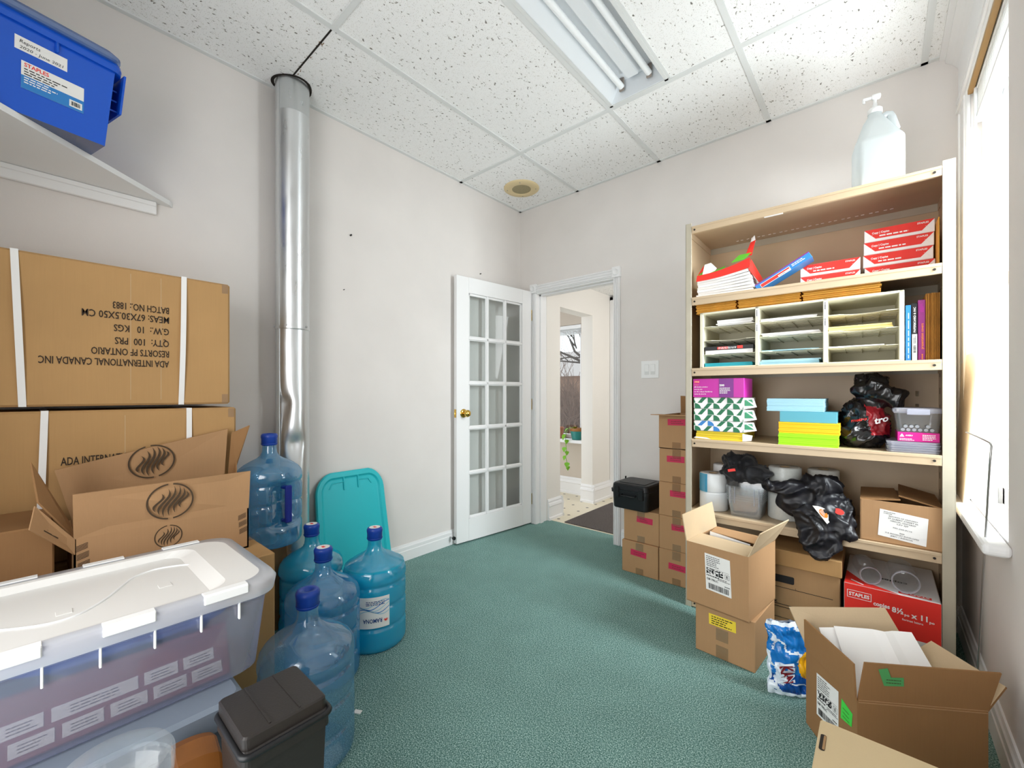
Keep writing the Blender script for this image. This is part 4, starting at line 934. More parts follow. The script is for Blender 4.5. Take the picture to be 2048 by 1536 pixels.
for y in (by0 + 0.045, by1 - 0.050): g.box(bx0 + 0.004, bx1 - 0.008, y, y + 0.003, zt - 0.001, zt + 0.0015, 'black_bin_plastic')
g.tube([(cx_ + 0.008 + x, cy_ + y, 0.474) for x, y in rrect(w_ * 1.06, d_ * 1.05, 0.014, 4)], 0.0055, 'black_plastic', 8, closed=True)
g.obj('bin_lid', t)
t = thing('wooden_plaque', 'orange brown wooden piece with curved top left of the black bin', 'wooden plaque', (1.335, -2.61, 0))
g = G(); n = 16
rings = []
for i in range(n + 1):
    y = -2.565 - 0.075 * i / n; h = 0.405 - 0.018 * (1 - i / n) ** 3 - (0.02 * (1 - i / 1.5) ** 2 if i < 1.5 else 0)
    rings.append([(1.296, y, 0), (1.368, y, 0), (1.372, y, h - 0.045), (1.358, y, h - 0.016), (1.325, y, h), (1.298, y, h - 0.008)])
g.loft(rings, 'orange_wood', smooth=False); g.obj('wood_slab', t)
t = thing('clear_jar', 'round clear plastic jar at the bottom left edge in front of the tote', 'jar', (1.373, -2.728, 0))
M = TR(1.373, -2.728, 0.012)
G(M).lathe([(0, 0.0), (0.07, 0.0), (0.074, 0.01), (0.074, 0.40), (0.078, 0.405), (0.078, 0.425)], 'clear_plastic', 36).obj('jar_body', t)
G(M).lathe([(0.080, 0.415), (0.080, 0.445), (0.074, 0.455), (0.045, 0.460), (0.0, 0.460)], 'clear_plastic', 36).obj('jar_lid', t)
G(TR(1.005, -2.078, 0.0, 0.5)).box(-0.012, 0.014, -0.008, 0.008, 0, 0.002, 'paper_white').obj('paper_scrap', label='scrap of white paper on the carpet beside the nearest jug', cat='paper')
# ---------------------------------------------------------------- steel shelving unit; local x along its front, y to the back, z up
SM = Matrix.Translation((1.605, -0.575, 0)) @ Matrix.Rotation(math.radians(1.0), 4, 'Z')
def S(x, y, z): return tuple(SM @ V((x, y, z)))
SW, SD, SH = 0.978, 0.445, 1.982
su = thing('shelving_unit', 'beige steel shelving unit full of office supplies', 'shelving unit', S(SW / 2, SD / 2, 0))
g = G(SM)
g.box(0, 0.030, 0, 0.004, 0, SH, 'shelf_edge_metal', 0.001).box(0, 0.003, 0, 0.035, 0, SH, 'shelf_edge_metal').obj('post', su)
G(SM).box(SW - 0.036, SW, 0, 0.004, 0, SH, 'shelf_edge_metal', 0.001).box(SW - 0.003, SW, 0, 0.035, 0, SH, 'shelf_edge_metal').obj('post', su)
G(SM).box(0, 0.030, SD - 0.004, SD, 0, SH, 'shelf_edge_metal').box(0, 0.003, SD - 0.035, SD, 0, SH, 'shelf_edge_metal').obj('post', su)
G(SM).box(SW - 0.030, SW, SD - 0.004, SD, 0, SH, 'shelf_edge_metal').box(SW - 0.003, SW, SD - 0.035, SD, 0, SH, 'shelf_edge_metal').obj('post', su)
G(SM).box(0.003, 0.006, 0.004, SD - 0.004, 0.02, SH - 0.002, 'shelf_metal').obj('side_panel', su)
g = G(SM); g.box(SW - 0.006, SW - 0.003, 0.004, SD - 0.004, 0.02, SH - 0.002, 'shelf_metal')
for z in [0.20 + 0.075 * i for i in range(24)]:
    g.box(SW - 0.0066, SW - 0.006, 0.05, 0.058, z, z + 0.028, 'slot_dark').box(SW - 0.0066, SW - 0.006, SD - 0.06, SD - 0.052, z, z + 0.028, 'slot_dark')
g.obj('side_panel', su)
# back panel with real punched slots at the right (light comes through them)
g = G(SM); yb0, yb1 = SD - 0.009, SD - 0.006; sx0, sx1 = SW - 0.082, SW - 0.070
g.box(0.006, sx0, yb0, yb1, 0.02, SH - 0.002, 'shelf_metal').box(sx1, SW - 0.006, yb0, yb1, 0.02, SH - 0.002, 'shelf_metal')
zc = 0.02
for z in (0.575, 0.635, 1.03, 1.09, 1.40, 1.46, 1.80, 1.86): g.box(sx0, sx1, yb0, yb1, zc, z, 'shelf_metal'); zc = z + 0.024
g.box(sx0, sx1, yb0, yb1, zc, SH - 0.002, 'shelf_metal')
g.obj('back_panel', su)
def board(z, th=0.040, holes=True, top=False):
    g = G(SM); x0, x1, y0, y1 = 0.031, SW - 0.037, 0.0, SD - 0.010
    g.box(0.006, SW - 0.006, 0.004, y1, z - 0.003, z, 'shelf_metal')
    g.box(x0, x1, 0.0, 0.003, z - th, z, 'shelf_metal', 0.001).box(x0, x1, 0.003, 0.014, z - th, z - th + 0.003, 'shelf_metal').box(x0, x1, -0.002, 0.0, z - th * 0.30, z, 'shelf_metal', 0.001)
    g.box(0.008, SW - 0.008, y1 - 0.003, y1, z - th, z, 'shelf_edge_metal')
    g.box(0.006, 0.009, 0.004, y1, z - th, z, 'shelf_metal').box(SW - 0.009, SW - 0.006, 0.004, y1, z - th, z, 'shelf_metal')
    for x in (x0 + 0.014, x1 - 0.020): g.cyl(0.0045, 0.0, 0.003, 'slot_dark', 12, Matrix.Translation((x, -0.0005, z - th * 0.55)) @ Matrix.Rotation(PI / 2, 4, 'X'))
    return g
for z in (0.045, 0.497, 0.868, 1.232, 1.597): board(z).obj('shelf_board', su)
g = board(SH - 0.018, 0.036, top=True)
for i in range(13):
    for dx in (0, 0.022): g.box(0.16 + i * 0.052 + dx, 0.172 + i * 0.052 + dx, SD - 0.075, SD - 0.070, SH - 0.0225, SH - 0.021, 'white_print')
g.box(0.355, 0.43, 0.003, 0.016, SH - 0.056, SH - 0.051, 'label_white', 0.001)
g.obj('shelf_board', su)

def smap(o, r, u, off=0.0009): return plane(o, r, u, off, SM)
def sthing(name, label, cat, x, y, z, group=None): return thing(name, label, cat, S(x, y, z), group)

# --- top shelf
Z1 = 1.597
def ream(x0, z0, label, group, dx=0.0, w=0.216, h=0.0535, yb=0.035):
    t = sthing('paper_ream', label, 'paper ream', x0 + w / 2, yb + 0.14, z0, group)
    x0 += dx
    g = G(SM); g.box(x0, x0 + w, yb, yb + 0.28, z0, z0 + h, 'white_print', 0.002)
    mp = smap((x0, yb, z0), (1, 0, 0), (0, 0, 1), 0.0006)
    g.poly(mp, [(0.0015, h - 0.0015), (0.038, 0.0115), (w - 0.038, 0.0115), (w - 0.0015, h - 0.0015)][::-1], 'red_print')
    g.box(x0 + 0.001, x0 + w - 0.001, yb + 0.001, yb + 0.279, z0 + h - 0.001, z0 + h + 0.0003, 'red_print')
    g.text('Copy | Copies', mp, 0.026, h - 0.021, 0.008, 'white_print', 0.056, 0.03, h=0.0006); g.lines(mp, 0.050, 0.165, 0.016, 0.028, 1, 'white_print', seed=int(x0 * 100 + z0 * 1000))
    g.text('STAPLES', mp, w - 0.052, h - 0.014, 0.0065, 'white_print', 0.034, 0.03, h=0.0006)
    for sx in (0.004, w - 0.004): g.poly(mp, [(sx - 0.0005, 0.006), (sx + 0.0005, 0.006), (sx + (0.024 if sx < 0.1 else -0.024) + 0.0005, h * 0.55), (sx + (0.024 if sx < 0.1 else -0.024) - 0.0005, h * 0.55)], 'paper_edge', h=0.0002)
    g.obj('wrapped_pack', t); return t
RG = 'red paper reams stacked at the right of the top shelf'
names_ = ['bottom', 'second from bottom', 'second from top', 'top']
for i in range(4):
    ream(0.711, Z1 + 0.0002 + i * 0.0545, 'red and white paper ream, %s of the four stacked on the top shelf' % names_[i], RG, dx=(0.005, 0.0, 0.002, 0.004)[i], w=0.220, yb=0.145)
for i in range(2):
    ream(0.482, Z1 + 0.0002 + i * 0.0545, 'red paper ream, %s of the low pair left of the tall stack' % ('lower', 'upper')[i], 'pair of red paper reams', w=0.220, yb=0.145)
t = sthing('kraft_envelope', 'brown envelope standing on edge right of the red reams', 'envelope', 0.938, 0.2, Z1)
G(SM).box(0.9385, 0.9425, 0.08, 0.38, Z1 + 0.0003, Z1 + 0.20, 'kraft_envelope', 0.001).obj('envelope_body', t)
# torn pack at the left
t = sthing('torn_ream', 'torn red and green wrapped pack of white paper, left on the top shelf', 'paper pack', 0.18, 0.18, Z1)
g = G(SM); rn = random.Random(3)
for i in range(7):
    z = Z1 + i * 0.0125; sh = rn.uniform(-0.006, 0.006); w2 = 0.26 - i * 0.004
    n = 8; top = []; 
    vs = []
    for k_ in range(n + 1):
        x = 0.046 + sh + w2 * k_ / n; zz = z + 0.004 + 0.022 * (i / 6) * ((k_ / n) ** 2)
        vs += [(x, 0.035 + rn.uniform(0, 0.003), zz), (x, 0.30, zz), (x, 0.035, zz + 0.0112), (x, 0.30, zz + 0.0112)]
    fs = []
    for k_ in range(n):
        a, b = 4 * k_, 4 * k_ + 4
        fs += [(a, b, b + 2, a + 2), (a + 2, b + 2, b + 3, a + 3), (a + 1, a + 3, b + 3, b + 1), (a, a + 1, b + 1, b)]
    fs += [(0, 2, 3, 1), (4 * n, 4 * n + 1, 4 * n + 3, 4 * n + 2)]
    g.add(vs, fs, 'paper_edge' if i % 2 else 'paper_white')
g.obj('paper_sheets', t)
def curl(g, pts, m, th=0.0008): g.panel(pts, th, m)
g = G(SM)
zz = Z1 + 0.098
top = [(0.044, 0.030, zz), (0.30, 0.030, zz + 0.030)]
n = 8
for k_ in range(n):
    xa, xb = 0.044 + 0.246 * k_ / n, 0.044 + 0.246 * (k_ + 1) / n
    f0 = lambda x: zz - 0.012 + 0.030 * ((x - 0.044) / 0.246) ** 2
    f1 = lambda x: zz + 0.022 + 0.048 * ((x - 0.044) / 0.246) ** 2
    g.panel([(xa, 0.031, f0(xa)), (xb, 0.031, f0(xb)), (xb, 0.045, f1(xb)), (xa, 0.045, f1(xa))], 0.0008, 'red_print')
g.panel([(0.285, 0.031, zz + 0.01), (0.318, 0.10, zz - 0.045), (0.325, 0.16, zz - 0.02), (0.292, 0.06, zz + 0.062)], 0.0008, 'red_print')
g.obj('red_wrapper', t, label='torn red wrapper')
g = G(SM); g.panel([(0.042, 0.04, zz - 0.004), (0.066, 0.055, zz + 0.018), (0.064, 0.085, zz + 0.052), (0.040, 0.075, zz + 0.034)], 0.0008, 'green_print')
g.panel([(0.205, 0.046, zz + 0.058), (0.262, 0.046, zz + 0.064), (0.292, 0.07, zz + 0.098), (0.236, 0.075, zz + 0.098)], 0.0008, 'green_print'); g.panel([(0.10, 0.05, zz + 0.024), (0.175, 0.05, zz + 0.040), (0.172, 0.08, zz + 0.058), (0.11, 0.09, zz + 0.044)], 0.0008, 'green_print')
g.obj('green_wrapper', t, label='torn green wrapper')
g = G(SM); g.panel([(0.262, 0.072, zz + 0.085), (0.292, 0.072, zz + 0.085), (0.304, 0.10, zz + 0.165), (0.282, 0.10, zz + 0.158)], 0.0008, 'red_print'); g.panel([(0.280, 0.098, zz + 0.150), (0.304, 0.098, zz + 0.155), (0.298, 0.11, zz + 0.192), (0.284, 0.11, zz + 0.180)], 0.0008, 'white_print')
g.obj('torn_strip', t)
g = G(SM); g.panel([(0.066, 0.05, zz + 0.012), (0.112, 0.055, zz + 0.014), (0.130, 0.085, zz + 0.055), (0.100, 0.09, zz + 0.090), (0.070, 0.088, zz + 0.085)], 0.0008, 'white_print'); g.panel([(0.040, 0.07, zz + 0.03), (0.064, 0.08, zz + 0.05), (0.062, 0.10, zz + 0.085)], 0.0008, 'red_print')
g.obj('torn_strip', t)
# blue box leaning
XL = 0.322; ang = math.radians(29)
BMx = SM @ Matrix.Translation((XL, 0.05, Z1 + 0.001)) @ Matrix.Rotation(-ang, 4, 'Y')
t = sthing('envelope_box', 'blue and red carton leaning against the red reams on the top shelf', 'box', 0.40, 0.15, Z1)
g = G(BMx); g.box(0, 0.245, 0, 0.088, -0.0, 0.030, 'blue_print', 0.001); g.box(0.0, 0.2455, -0.0004, 0.0, 0.0255, 0.030, 'violet_print')
g.box(0.02, 0.155, -0.0006, 0.0, 0.001, 0.019, 'white_print').box(0.022, 0.153, -0.0010, -0.0006, 0.0025, 0.0172, 'red_print').box(0.10, 0.153, -0.0014, -0.001, 0.0, 0.010, 'white_print')
g.lines(plane((0, -0.0014, 0), (1, 0, 0), (0, 0, 1), 0.0, BMx), 0.104, 0.150, 0.001, 0.009, 2, 'ink_black', seed=2); g.lines(plane((0, -0.0006, 0), (1, 0, 0), (0, 0, 1), 0.0, BMx), 0.165, 0.235, 0.008, 0.022, 2, 'white_print', seed=6)
g.obj('carton_body', t)

# --- shelf 2: sorter, envelopes, books
Z2 = 1.232
sx0, sx1, sz1 = 0.066, 0.838, Z2 + 0.283
t = sthing('literature_sorter', 'beige plastic twelve-slot paper sorter filling the second shelf', 'paper sorter', 0.45, 0.17, Z2)
g = G(SM); sy0, sy1 = 0.018, 0.33
for x in (sx0, 0.316, 0.577, sx1 - 0.016): g.box(x, x + 0.016, sy0, sy1, Z2, sz1, 'sorter_plastic', 0.002)
g.box(sx0, sx1, sy0, sy1, sz1 - 0.010, sz1, 'sorter_plastic', 0.002).box(sx0, sx1, sy0, sy1, Z2 + 0.0002, Z2 + 0.006, 'sorter_plastic').box(sx0, sx1, sy1 - 0.004, sy1, Z2, sz1, 'sorter_plastic')
g.obj('sorter_frame', t)
cols = ((sx0 + 0.016, 0.316), (0.332, 0.577), (0.593, sx1 - 0.016)); rh2 = (sz1 - Z2) / 4
for a, b in cols:
    for j in (1, 2, 3):
        z = Z2 + j * rh2 - 0.002; g = G(SM); n = 12
        P = []
        for k_ in range(n + 1):
            u = k_ / n; yd = 0.022 + 0.038 * max(0, math.sin(PI * min(1, max(0, (u - 0.2) / 0.6)))) ** 0.5
            P.append((a + (b - a) * u, yd))
        poly = P + [(b, sy1 - 0.004), (a, sy1 - 0.004)]
        g.prism(poly, z - 0.0025, z, 'sorter_plastic')
        for k_ in (1, 2, 3): g.box(a + (b - a) * k_ / 4 - 0.001, a + (b - a) * k_ / 4 + 0.001, 0.065, sy1 - 0.01, z - 0.007, z - 0.002, 'sorter_plastic')
        for k_ in (1, 2, 3, 4, 5, 6): g.box(a, b, 0.03 + k_ * 0.045, 0.032 + k_ * 0.045, z - 0.005, z - 0.002, 'sorter_plastic')
        g.obj('sorter_shelf', t)
for x, zz in ((0.324, 0.235), (0.585, 0.235), (0.324, 0.165), (0.585, 0.165)):
    mp = smap((x, sy0, Z2), (0, 0, 1), (-1, 0, 0), 0.0006)
    g = G(); g.rect(mp, zz, zz + 0.04, -0.006, 0.006, 'label_white'); g.lines(mp, zz + 0.002, zz + 0.035, -0.003, 0.004, 1, 'ink_black', seed=3); g.obj('name_tag', t)
def sheets(name, label, x0, x1, z0, h, m, y0=0.03, y1=0.30, group=None, cat='paper', skew=0.0, n=3, seed=1):
    t = sthing(name, label, cat, (x0 + x1) / 2, (y0 + y1) / 2, z0, group); g = G(SM); rn = random.Random(seed); hh = h / n
    for i in range(n):
        d = rn.uniform(-0.004, 0.004); e = rn.uniform(0, 0.006)
        g.box(x0 + d + skew * i, x1 + d + skew * i - 0.004, y0 + e, y1, z0 + i * hh + 0.0001, z0 + (i + 1) * hh, m, 0.0006)
    g.obj('sheets', t); return t
def slot(c, j): return Z2 + j * rh2 + (0.0065 if j == 0 else -0.001)
a, b = cols[0]
sheets('paper_stack', 'white papers in the top left slot of the sorter', a + 0.06, b - 0.01, slot(0, 3), 0.028, 'paper_white', 0.035, 0.30, n=5, seed=2)
t = sthing('presentation_box', 'flat black and red box in a left slot of the sorter', 'box', (a + b) / 2, 0.15, slot(0, 1))
g = G(SM); g.box(a + 0.008, b - 0.012, 0.03, 0.28, slot(0, 1) + 0.0002, slot(0, 1) + 0.019, 'white_print').box(a + 0.004, b - 0.008, 0.027, 0.285, slot(0, 1) + 0.019, slot(0, 1) + 0.038, 'black_print', 0.001)
mp = smap((a, 0.027, slot(0, 1)), (1, 0, 0), (0, 0, 1)); g.rect(mp, 0.065, 0.115, 0.022, 0.034, 'red_print'); g.lines(mp, 0.07, 0.16, 0.023, 0.033, 2, 'white_print', h=0.0008, seed=3); g.rect(mp, 0.155, 0.18, 0.022, 0.036, 'red_print'); g.obj('box_body', t)
sheets('paper_stack', 'teal papers in the bottom left slot of the sorter', a + 0.006, b - 0.008, slot(0, 0), 0.018, 'paper_teal', 0.03, 0.30, n=3, seed=4)
a, b = cols[1]
sheets('paper_stack', 'white and blue papers in the top middle slot of the sorter', a + 0.003, b - 0.02, slot(1, 3), 0.012, 'paper_white', n=2, seed=5)
sheets('paper_stack', 'grey white papers in the second middle slot of the sorter', a + 0.01, b - 0.006, slot(1, 2), 0.014, 'paper_edge', n=3, seed=6)
sheets('paper_stack', 'thin pale blue papers in the third middle slot of the sorter', a + 0.01, b - 0.01, slot(1, 1), 0.004, 'paper_blue', n=1, seed=7)
sheets('paper_stack', 'light blue papers in the bottom middle slot of the sorter', a + 0.004, b - 0.008, slot(1, 0), 0.022, 'paper_blue', n=4, seed=8)
a, b = cols[2]
sheets('paper_stack', 'cream yellow papers in the right column of the sorter', a + 0.003, b - 0.012, slot(2, 2), 0.019, 'paper_cream', n=3, seed=9)
sheets('paper_stack', 'thin white papers in the third right slot of the sorter', a + 0.003, b - 0.04, slot(2, 1), 0.004, 'paper_white', n=1, seed=10)
EV = None
def env_stack(label, group, x0, x1, z0, n, hh, seed, mt='kraft_envelope'):
    rn = random.Random(seed); proto = None
    for i in range(n):
        dx = rn.uniform(-0.004, 0.004); z = z0 + i * hh
        if proto is None:
            proto = sthing('kraft_envelope', label, 'envelope', (x0 + x1) / 2, 0.17, z, group)
            G(SM).box(x0, x1, 0.045, 0.30, z + 0.0003, z + hh - 0.0006, mt, 0.0018).obj('envelope_body', proto)
        else: copy_tree(proto, loc=SM @ V(((x0 + x1) / 2 + dx, 0.17 + rn.uniform(-0.006, 0.003), z)))
ZT = sz1 + 0.0004
env_stack('thin brown envelope in the left pile on top of the sorter', 'envelopes in the left pile', 0.040, 0.228, ZT, 9, 0.0066, 1)
env_stack('thick brown envelope in the middle pile on top of the sorter', 'envelopes in the middle pile', 0.237, 0.493, ZT, 9, 0.0076, 2)
env_stack('long brown envelope in the right pile on top of the sorter', 'envelopes in the right pile', 0.501, 0.768, ZT, 9, 0.0083, 3)
def book(name, label, cat, x0, x1, h, m, y0=0.035, y1=0.30, title=None, tm='white_print', group='upright books right of the sorter'):
    t = sthing(name, label, cat, (x0 + x1) / 2, 0.17, Z2, group)
    g = G(SM); g.box(x0, x1, y0, y1, Z2 + 0.0002, Z2 + h, m, 0.0012)
    mp = smap((x1, y0, Z2), (0, 0, 1), (-1, 0, 0), 0.0006)
    w = x1 - x0
    if title: g.text(title, mp, title_off[0], w * 0.28, w * 0.42, tm, title_off[1], 0.01)
    g.obj('cover', t); return t, mp
title_off = (0.02, 0.11)
t, mp = book('presentation_binder', 'slim blue book standing right beside the sorter', 'book', 0.842, 0.8575, 0.222, 'blue_print')
g = G(); g.lines(mp, 0.01, 0.21, 0.003, 0.011, 1, 'paper_blue', seed=4); g.obj('spine_print', t)
t, mp = book('presentation_binder', 'black book with a white price sticker between the blue and purple ones', 'book', 0.859, 0.8765, 0.228, 'black_print')
g = G(); g.rect(mp, 0.002, 0.105, 0.001, 0.0155, 'label_white'); g.bars(mp, 0.03, 0.062, 0.004, 0.012, 12, 'ink_black', h=0.0012); g.lines(mp, 0.068, 0.10, 0.004, 0.012, 2, 'ink_black', h=0.0012, seed=5); g.text('PAPERBOARD & INC', mp, 0.112, 0.005, 0.0065, 'white_print', 0.10, 0.01); g.obj('spine_print', t)
t, mp = book('presentation_binder', 'purple box of presentation covers beside the brown envelopes', 'book', 0.878, 0.8985, 0.238, 'purple_print')
g = G(); g.text('presentation covers', mp, 0.045, 0.005, 0.008, 'orange_print', 0.10, 0.01); g.lines(mp, 0.005, 0.035, 0.005, 0.012, 1, 'orange_print', seed=6); g.lines(mp, 0.19, 0.225, 0.004, 0.014, 3, 'magenta_print', seed=7); g.obj('spine_print', t)
rn = random.Random(4); proto = None
for i in range(8):
    x = 0.900 + i * 0.0050; h = 0.262 + rn.uniform(-0.004, 0.006) + i * 0.001
    if proto is None:
        proto = sthing('kraft_envelope', 'brown envelope standing upright at the right end of the second shelf', 'envelope', x + 0.002, 0.17, Z2, 'upright brown envelopes')
        G(SM).box(x, x + 0.0042, 0.035, 0.32, Z2 + 0.0002, Z2 + h, 'kraft_envelope_dark', 0.001).obj('envelope_body', proto)
    else: copy_tree(proto, loc=SM @ V((x + 0.002, 0.17 - rn.uniform(0, 0.008), Z2)))

# --- shelf 3
Z3 = 0.868
t = sthing('yellow_ream', 'pack of yellow paper in torn wrapping at the bottom left of the third shelf', 'paper ream', 0.18, 0.17, Z3)
g = G(SM)
for i in range(4): g.box(0.042 + i * 0.002, 0.262 + i * 0.001, 0.022 + (i % 2) * 0.003, 0.30, Z3 + 0.0003 + i * 0.0105, Z3 + (i + 1) * 0.0105, 'paper_lemon', 0.001)
g.obj('yellow_paper', t)
g = G(SM); g.panel([(0.036, 0.018, Z3 + 0.006), (0.12, 0.016, Z3 + 0.002), (0.10, 0.018, Z3 + 0.010), (0.045, 0.020, Z3 + 0.012)], 0.0006, 'white_print').obj('torn_wrapper', t)
G(SM).panel([(0.262, 0.02, Z3 + 0.038), (0.262, 0.02, Z3 + 0.002), (0.295, 0.05, Z3 + 0.004), (0.30, 0.05, Z3 + 0.03)], 0.0006, 'white_print').obj('torn_wrapper', t)
def green_pack(label, z0, h, seed, blue=False):
    t = sthing('patterned_ream', label, 'paper ream', 0.17, 0.17, z0, 'green and white wrapped reams on the third shelf')
    x0, x1 = 0.036, 0.268; g = G(SM); g.box(x0, x1, 0.015, 0.30, z0, z0 + h, 'white_print', 0.004)
    mp = smap((x0, 0.015, z0), (1, 0, 0), (0, 0, 1), 0.0007); rn = random.Random(seed)
    w = x1 - x0; hh = h * 0.47
    for j in range(2):
        for i in range(-1, 6):
            cx = i * 0.045 + (0.020 if j else 0.002); y0 = 0.001 + j * h * 0.5
            m_ = 'blue_print' if blue and rn.random() < 0.3 else 'green_dark'
            cl = lambda P_: [(min(max(px_, 0.001), w - 0.001), py_) for px_, py_ in P_]
            if cx + 0.046 < 0 or cx > w - 0.004: continue
            if (i + j) % 2: shp = [(cx, y0), (cx + 0.020, y0), (cx + 0.044, y0 + hh), (cx + 0.022, y0 + hh)]
            else: shp = [(cx + 0.004, y0)] + [(cx + 0.004 + 0.030 * math.cos(q), y0 + hh * math.sin(q)) for q in [PI / 2 * u / 8 for u in range(9)]]
            shp = cl(shp)
            if max(q[0] for q in shp) - min(q[0] for q in shp) > 0.003: g.poly(mp, shp, m_)
    g.panel([(x1, 0.02, z0 + h - 0.002), (x1, 0.02, z0 + 0.002), (x1 + 0.05, 0.05, z0 + h * 0.2), (x1 + 0.035, 0.06, z0 + h * 0.95)], 0.0008, 'white_print'); g.panel([(x1 + 0.004, 0.0195, z0 + h * 0.8), (x1 + 0.004, 0.0195, z0 + h * 0.3), (x1 + 0.04, 0.044, z0 + h * 0.3), (x1 + 0.03, 0.048, z0 + h * 0.85)], 0.0008, 'green_dark')
    g.obj('wrapped_pack', t); return t
mat('green_dark', '1f6f4b', 0.5)
green_pack('lower green patterned paper ream on the yellow pack, third shelf', Z3 + 0.0435, 0.052, 1, True)
green_pack('middle green patterned paper ream of three on the third shelf', Z3 + 0.0960, 0.060, 2)
green_pack('top green patterned paper ream under the magenta envelope box', Z3 + 0.1565, 0.058, 3)
ZP = Z3 + 0.215
t = sthing('envelope_box', 'magenta and purple envelope box on the green paper reams', 'box', 0.17, 0.1, ZP)
PMx = SM @ Matrix.Translation((0.034, 0.0, ZP)) @ Matrix.Rotation(math.radians(-2), 4, 'Z')
g = G(PMx); g.box(0, 0.238, 0.012, 0.17, 0.0003, 0.094, 'magenta_print', 0.001)
mp = plane((0, 0.012, 0), (1, 0, 0), (0, 0, 1), 0.0006, PMx); g.rect(mp, 0.125, 0.192, 0.001, 0.093, 'violet_print')
g.rect(mp, 0.006, 0.032, 0.073, 0.085, 'red_print'); g.text('STAPLES', mp, 0.008, 0.0765, 0.005, 'white_print', 0.022, 0.02, h=0.0008)
g.text('envelopes', mp, 0.006, 0.062, 0.005, 'orange_print', 0.022, 0.01)
for i, s in enumerate(('#8 double-window', 'security tint', 'no 8 à deux fenêtres', 'teinte de sécurité')): g.text(s, mp, 0.006, 0.050 - i * 0.012, 0.006, 'white_print', (0.066, 0.040, 0.088, 0.058)[i], 0.01)
g.text('500', mp, 0.128, 0.055, 0.010, 'white_print', 0.022, 0.03, h=0.0012); g.lines(mp, 0.128, 0.18, 0.018, 0.050, 5, 'white_print', h=0.0012, seed=3)
g.obj('carton_body', t)
def block(name, label, x0, x1, z0, h, m, y0, n=4, seed=1, group='coloured paper packs in the middle of the third shelf', tilt=0):
    t = sthing(name, label, 'paper ream', (x0 + x1) / 2, 0.17, z0, group); g = G(SM); rn = random.Random(seed)
    for i in range(n):
        d = rn.uniform(-0.0012, 0.0012); g.box(x0 + d, x1 + d, y0 + rn.uniform(0, 0.0015), 0.30, z0 + i * h / n + 0.0002, z0 + (i + 1) * h / n, m, 0.0005)
    g.obj('paper_block', t); return t
block('paper_ream', 'lime green paper pack at the bottom of the coloured pile', 0.411, 0.631, Z3, 0.053, 'paper_lime', 0.015, 6, 1)
block('paper_ream', 'orange yellow paper pack on the lime green one', 0.411, 0.635, Z3 + 0.0535, 0.050, 'paper_yellow', 0.020, 6, 2)
block('paper_ream', 'teal wrapped paper pack above the orange yellow one', 0.416, 0.626, Z3 + 0.104, 0.048, 'paper_aqua', 0.025, 1, 3)
block('paper_ream', 'pale blue papers on top of the coloured pile', 0.362, 0.580, Z3 + 0.1525, 0.058, 'paper_blue', 0.035, 9, 4)
t = sthing('shopping_bag', 'crumpled black shopping bag with red patch and lettering on the third shelf', 'bag', 0.72, 0.17, Z3)
vs, fs = blob([((0.712, 0.17, Z3 + 0.105), (0.085, 0.10, 0.104), 0, 0), ((0.702, 0.15, Z3 + 0.055), (0.085, 0.105, 0.055), 0, 0), ((0.745, 0.17, Z3 + 0.235), (0.050, 0.07, 0.085), 0.3, 0), ((0.79, 0.13, Z3 + 0.215), (0.062, 0.04, 0.042), 0.2, 0), ((0.815, 0.12, Z3 + 0.20), (0.035, 0.02, 0.02), 0.4, 0), ((0.70, 0.17, Z3 + 0.245), (0.03, 0.05, 0.06), 0, 0)], 0.007, 0.013, 12, 0.003, 45, 3)
vs = [(x + 0.004, y, z + 0.010 * (z > Z3 + 0.18)) for x, y, z in vs]
vs = [(x, y, max(z, Z3 + 0.001)) for x, y, z in vs]
g = G(SM); g.add(vs, fs, 'black_film', True); bagv = [SM @ V(v) for v in vs]
# red patch: faces of the front right of the bag
g.mi('red_film')
for i, f in enumerate(g.f):
    c = SM.inverted() @ (sum((g.v[j] for j in f), V()) / len(f))
    if c.y < 0.17 and 0.715 + 0.2 * (Z3 + 0.19 - c.z) < c.x < 0.80 + 0.1 * (c.z - Z3 - 0.1) and Z3 + 0.06 < c.z < Z3 + 0.185 - 0.25 * (c.x - 0.72): g.fm[i] = g.mi('red_film')
g.obj('bag_film', t)
def onto(x, z):   # front surface of the bag at shelf coordinates x, z
    best = 0.1
    for v in vs:
        if abs(v[0] - x) < 0.008 and abs(v[2] - z) < 0.008: best = min(best, v[1])
    return best
def bagmap(x0, z0, sl_=0.0):
    return lambda x, y, h=0.0: SM @ V((x0 + x, onto(x0 + x, z0 + y + sl_ * x) - 0.003, z0 + y + sl_ * x))
g = G(); g.text('metro', bagmap(0.672, Z3 + 0.110, 0.25), 0, 0, 0.013, 'red_print', 0.052, 0.03); g.obj('lettering', t); g = G(); g.text('tro', bagmap(0.748, Z3 + 0.105, 0.35), 0, 0, 0.026, 'white_print', 0.045, 0.03); g.obj('lettering', t)
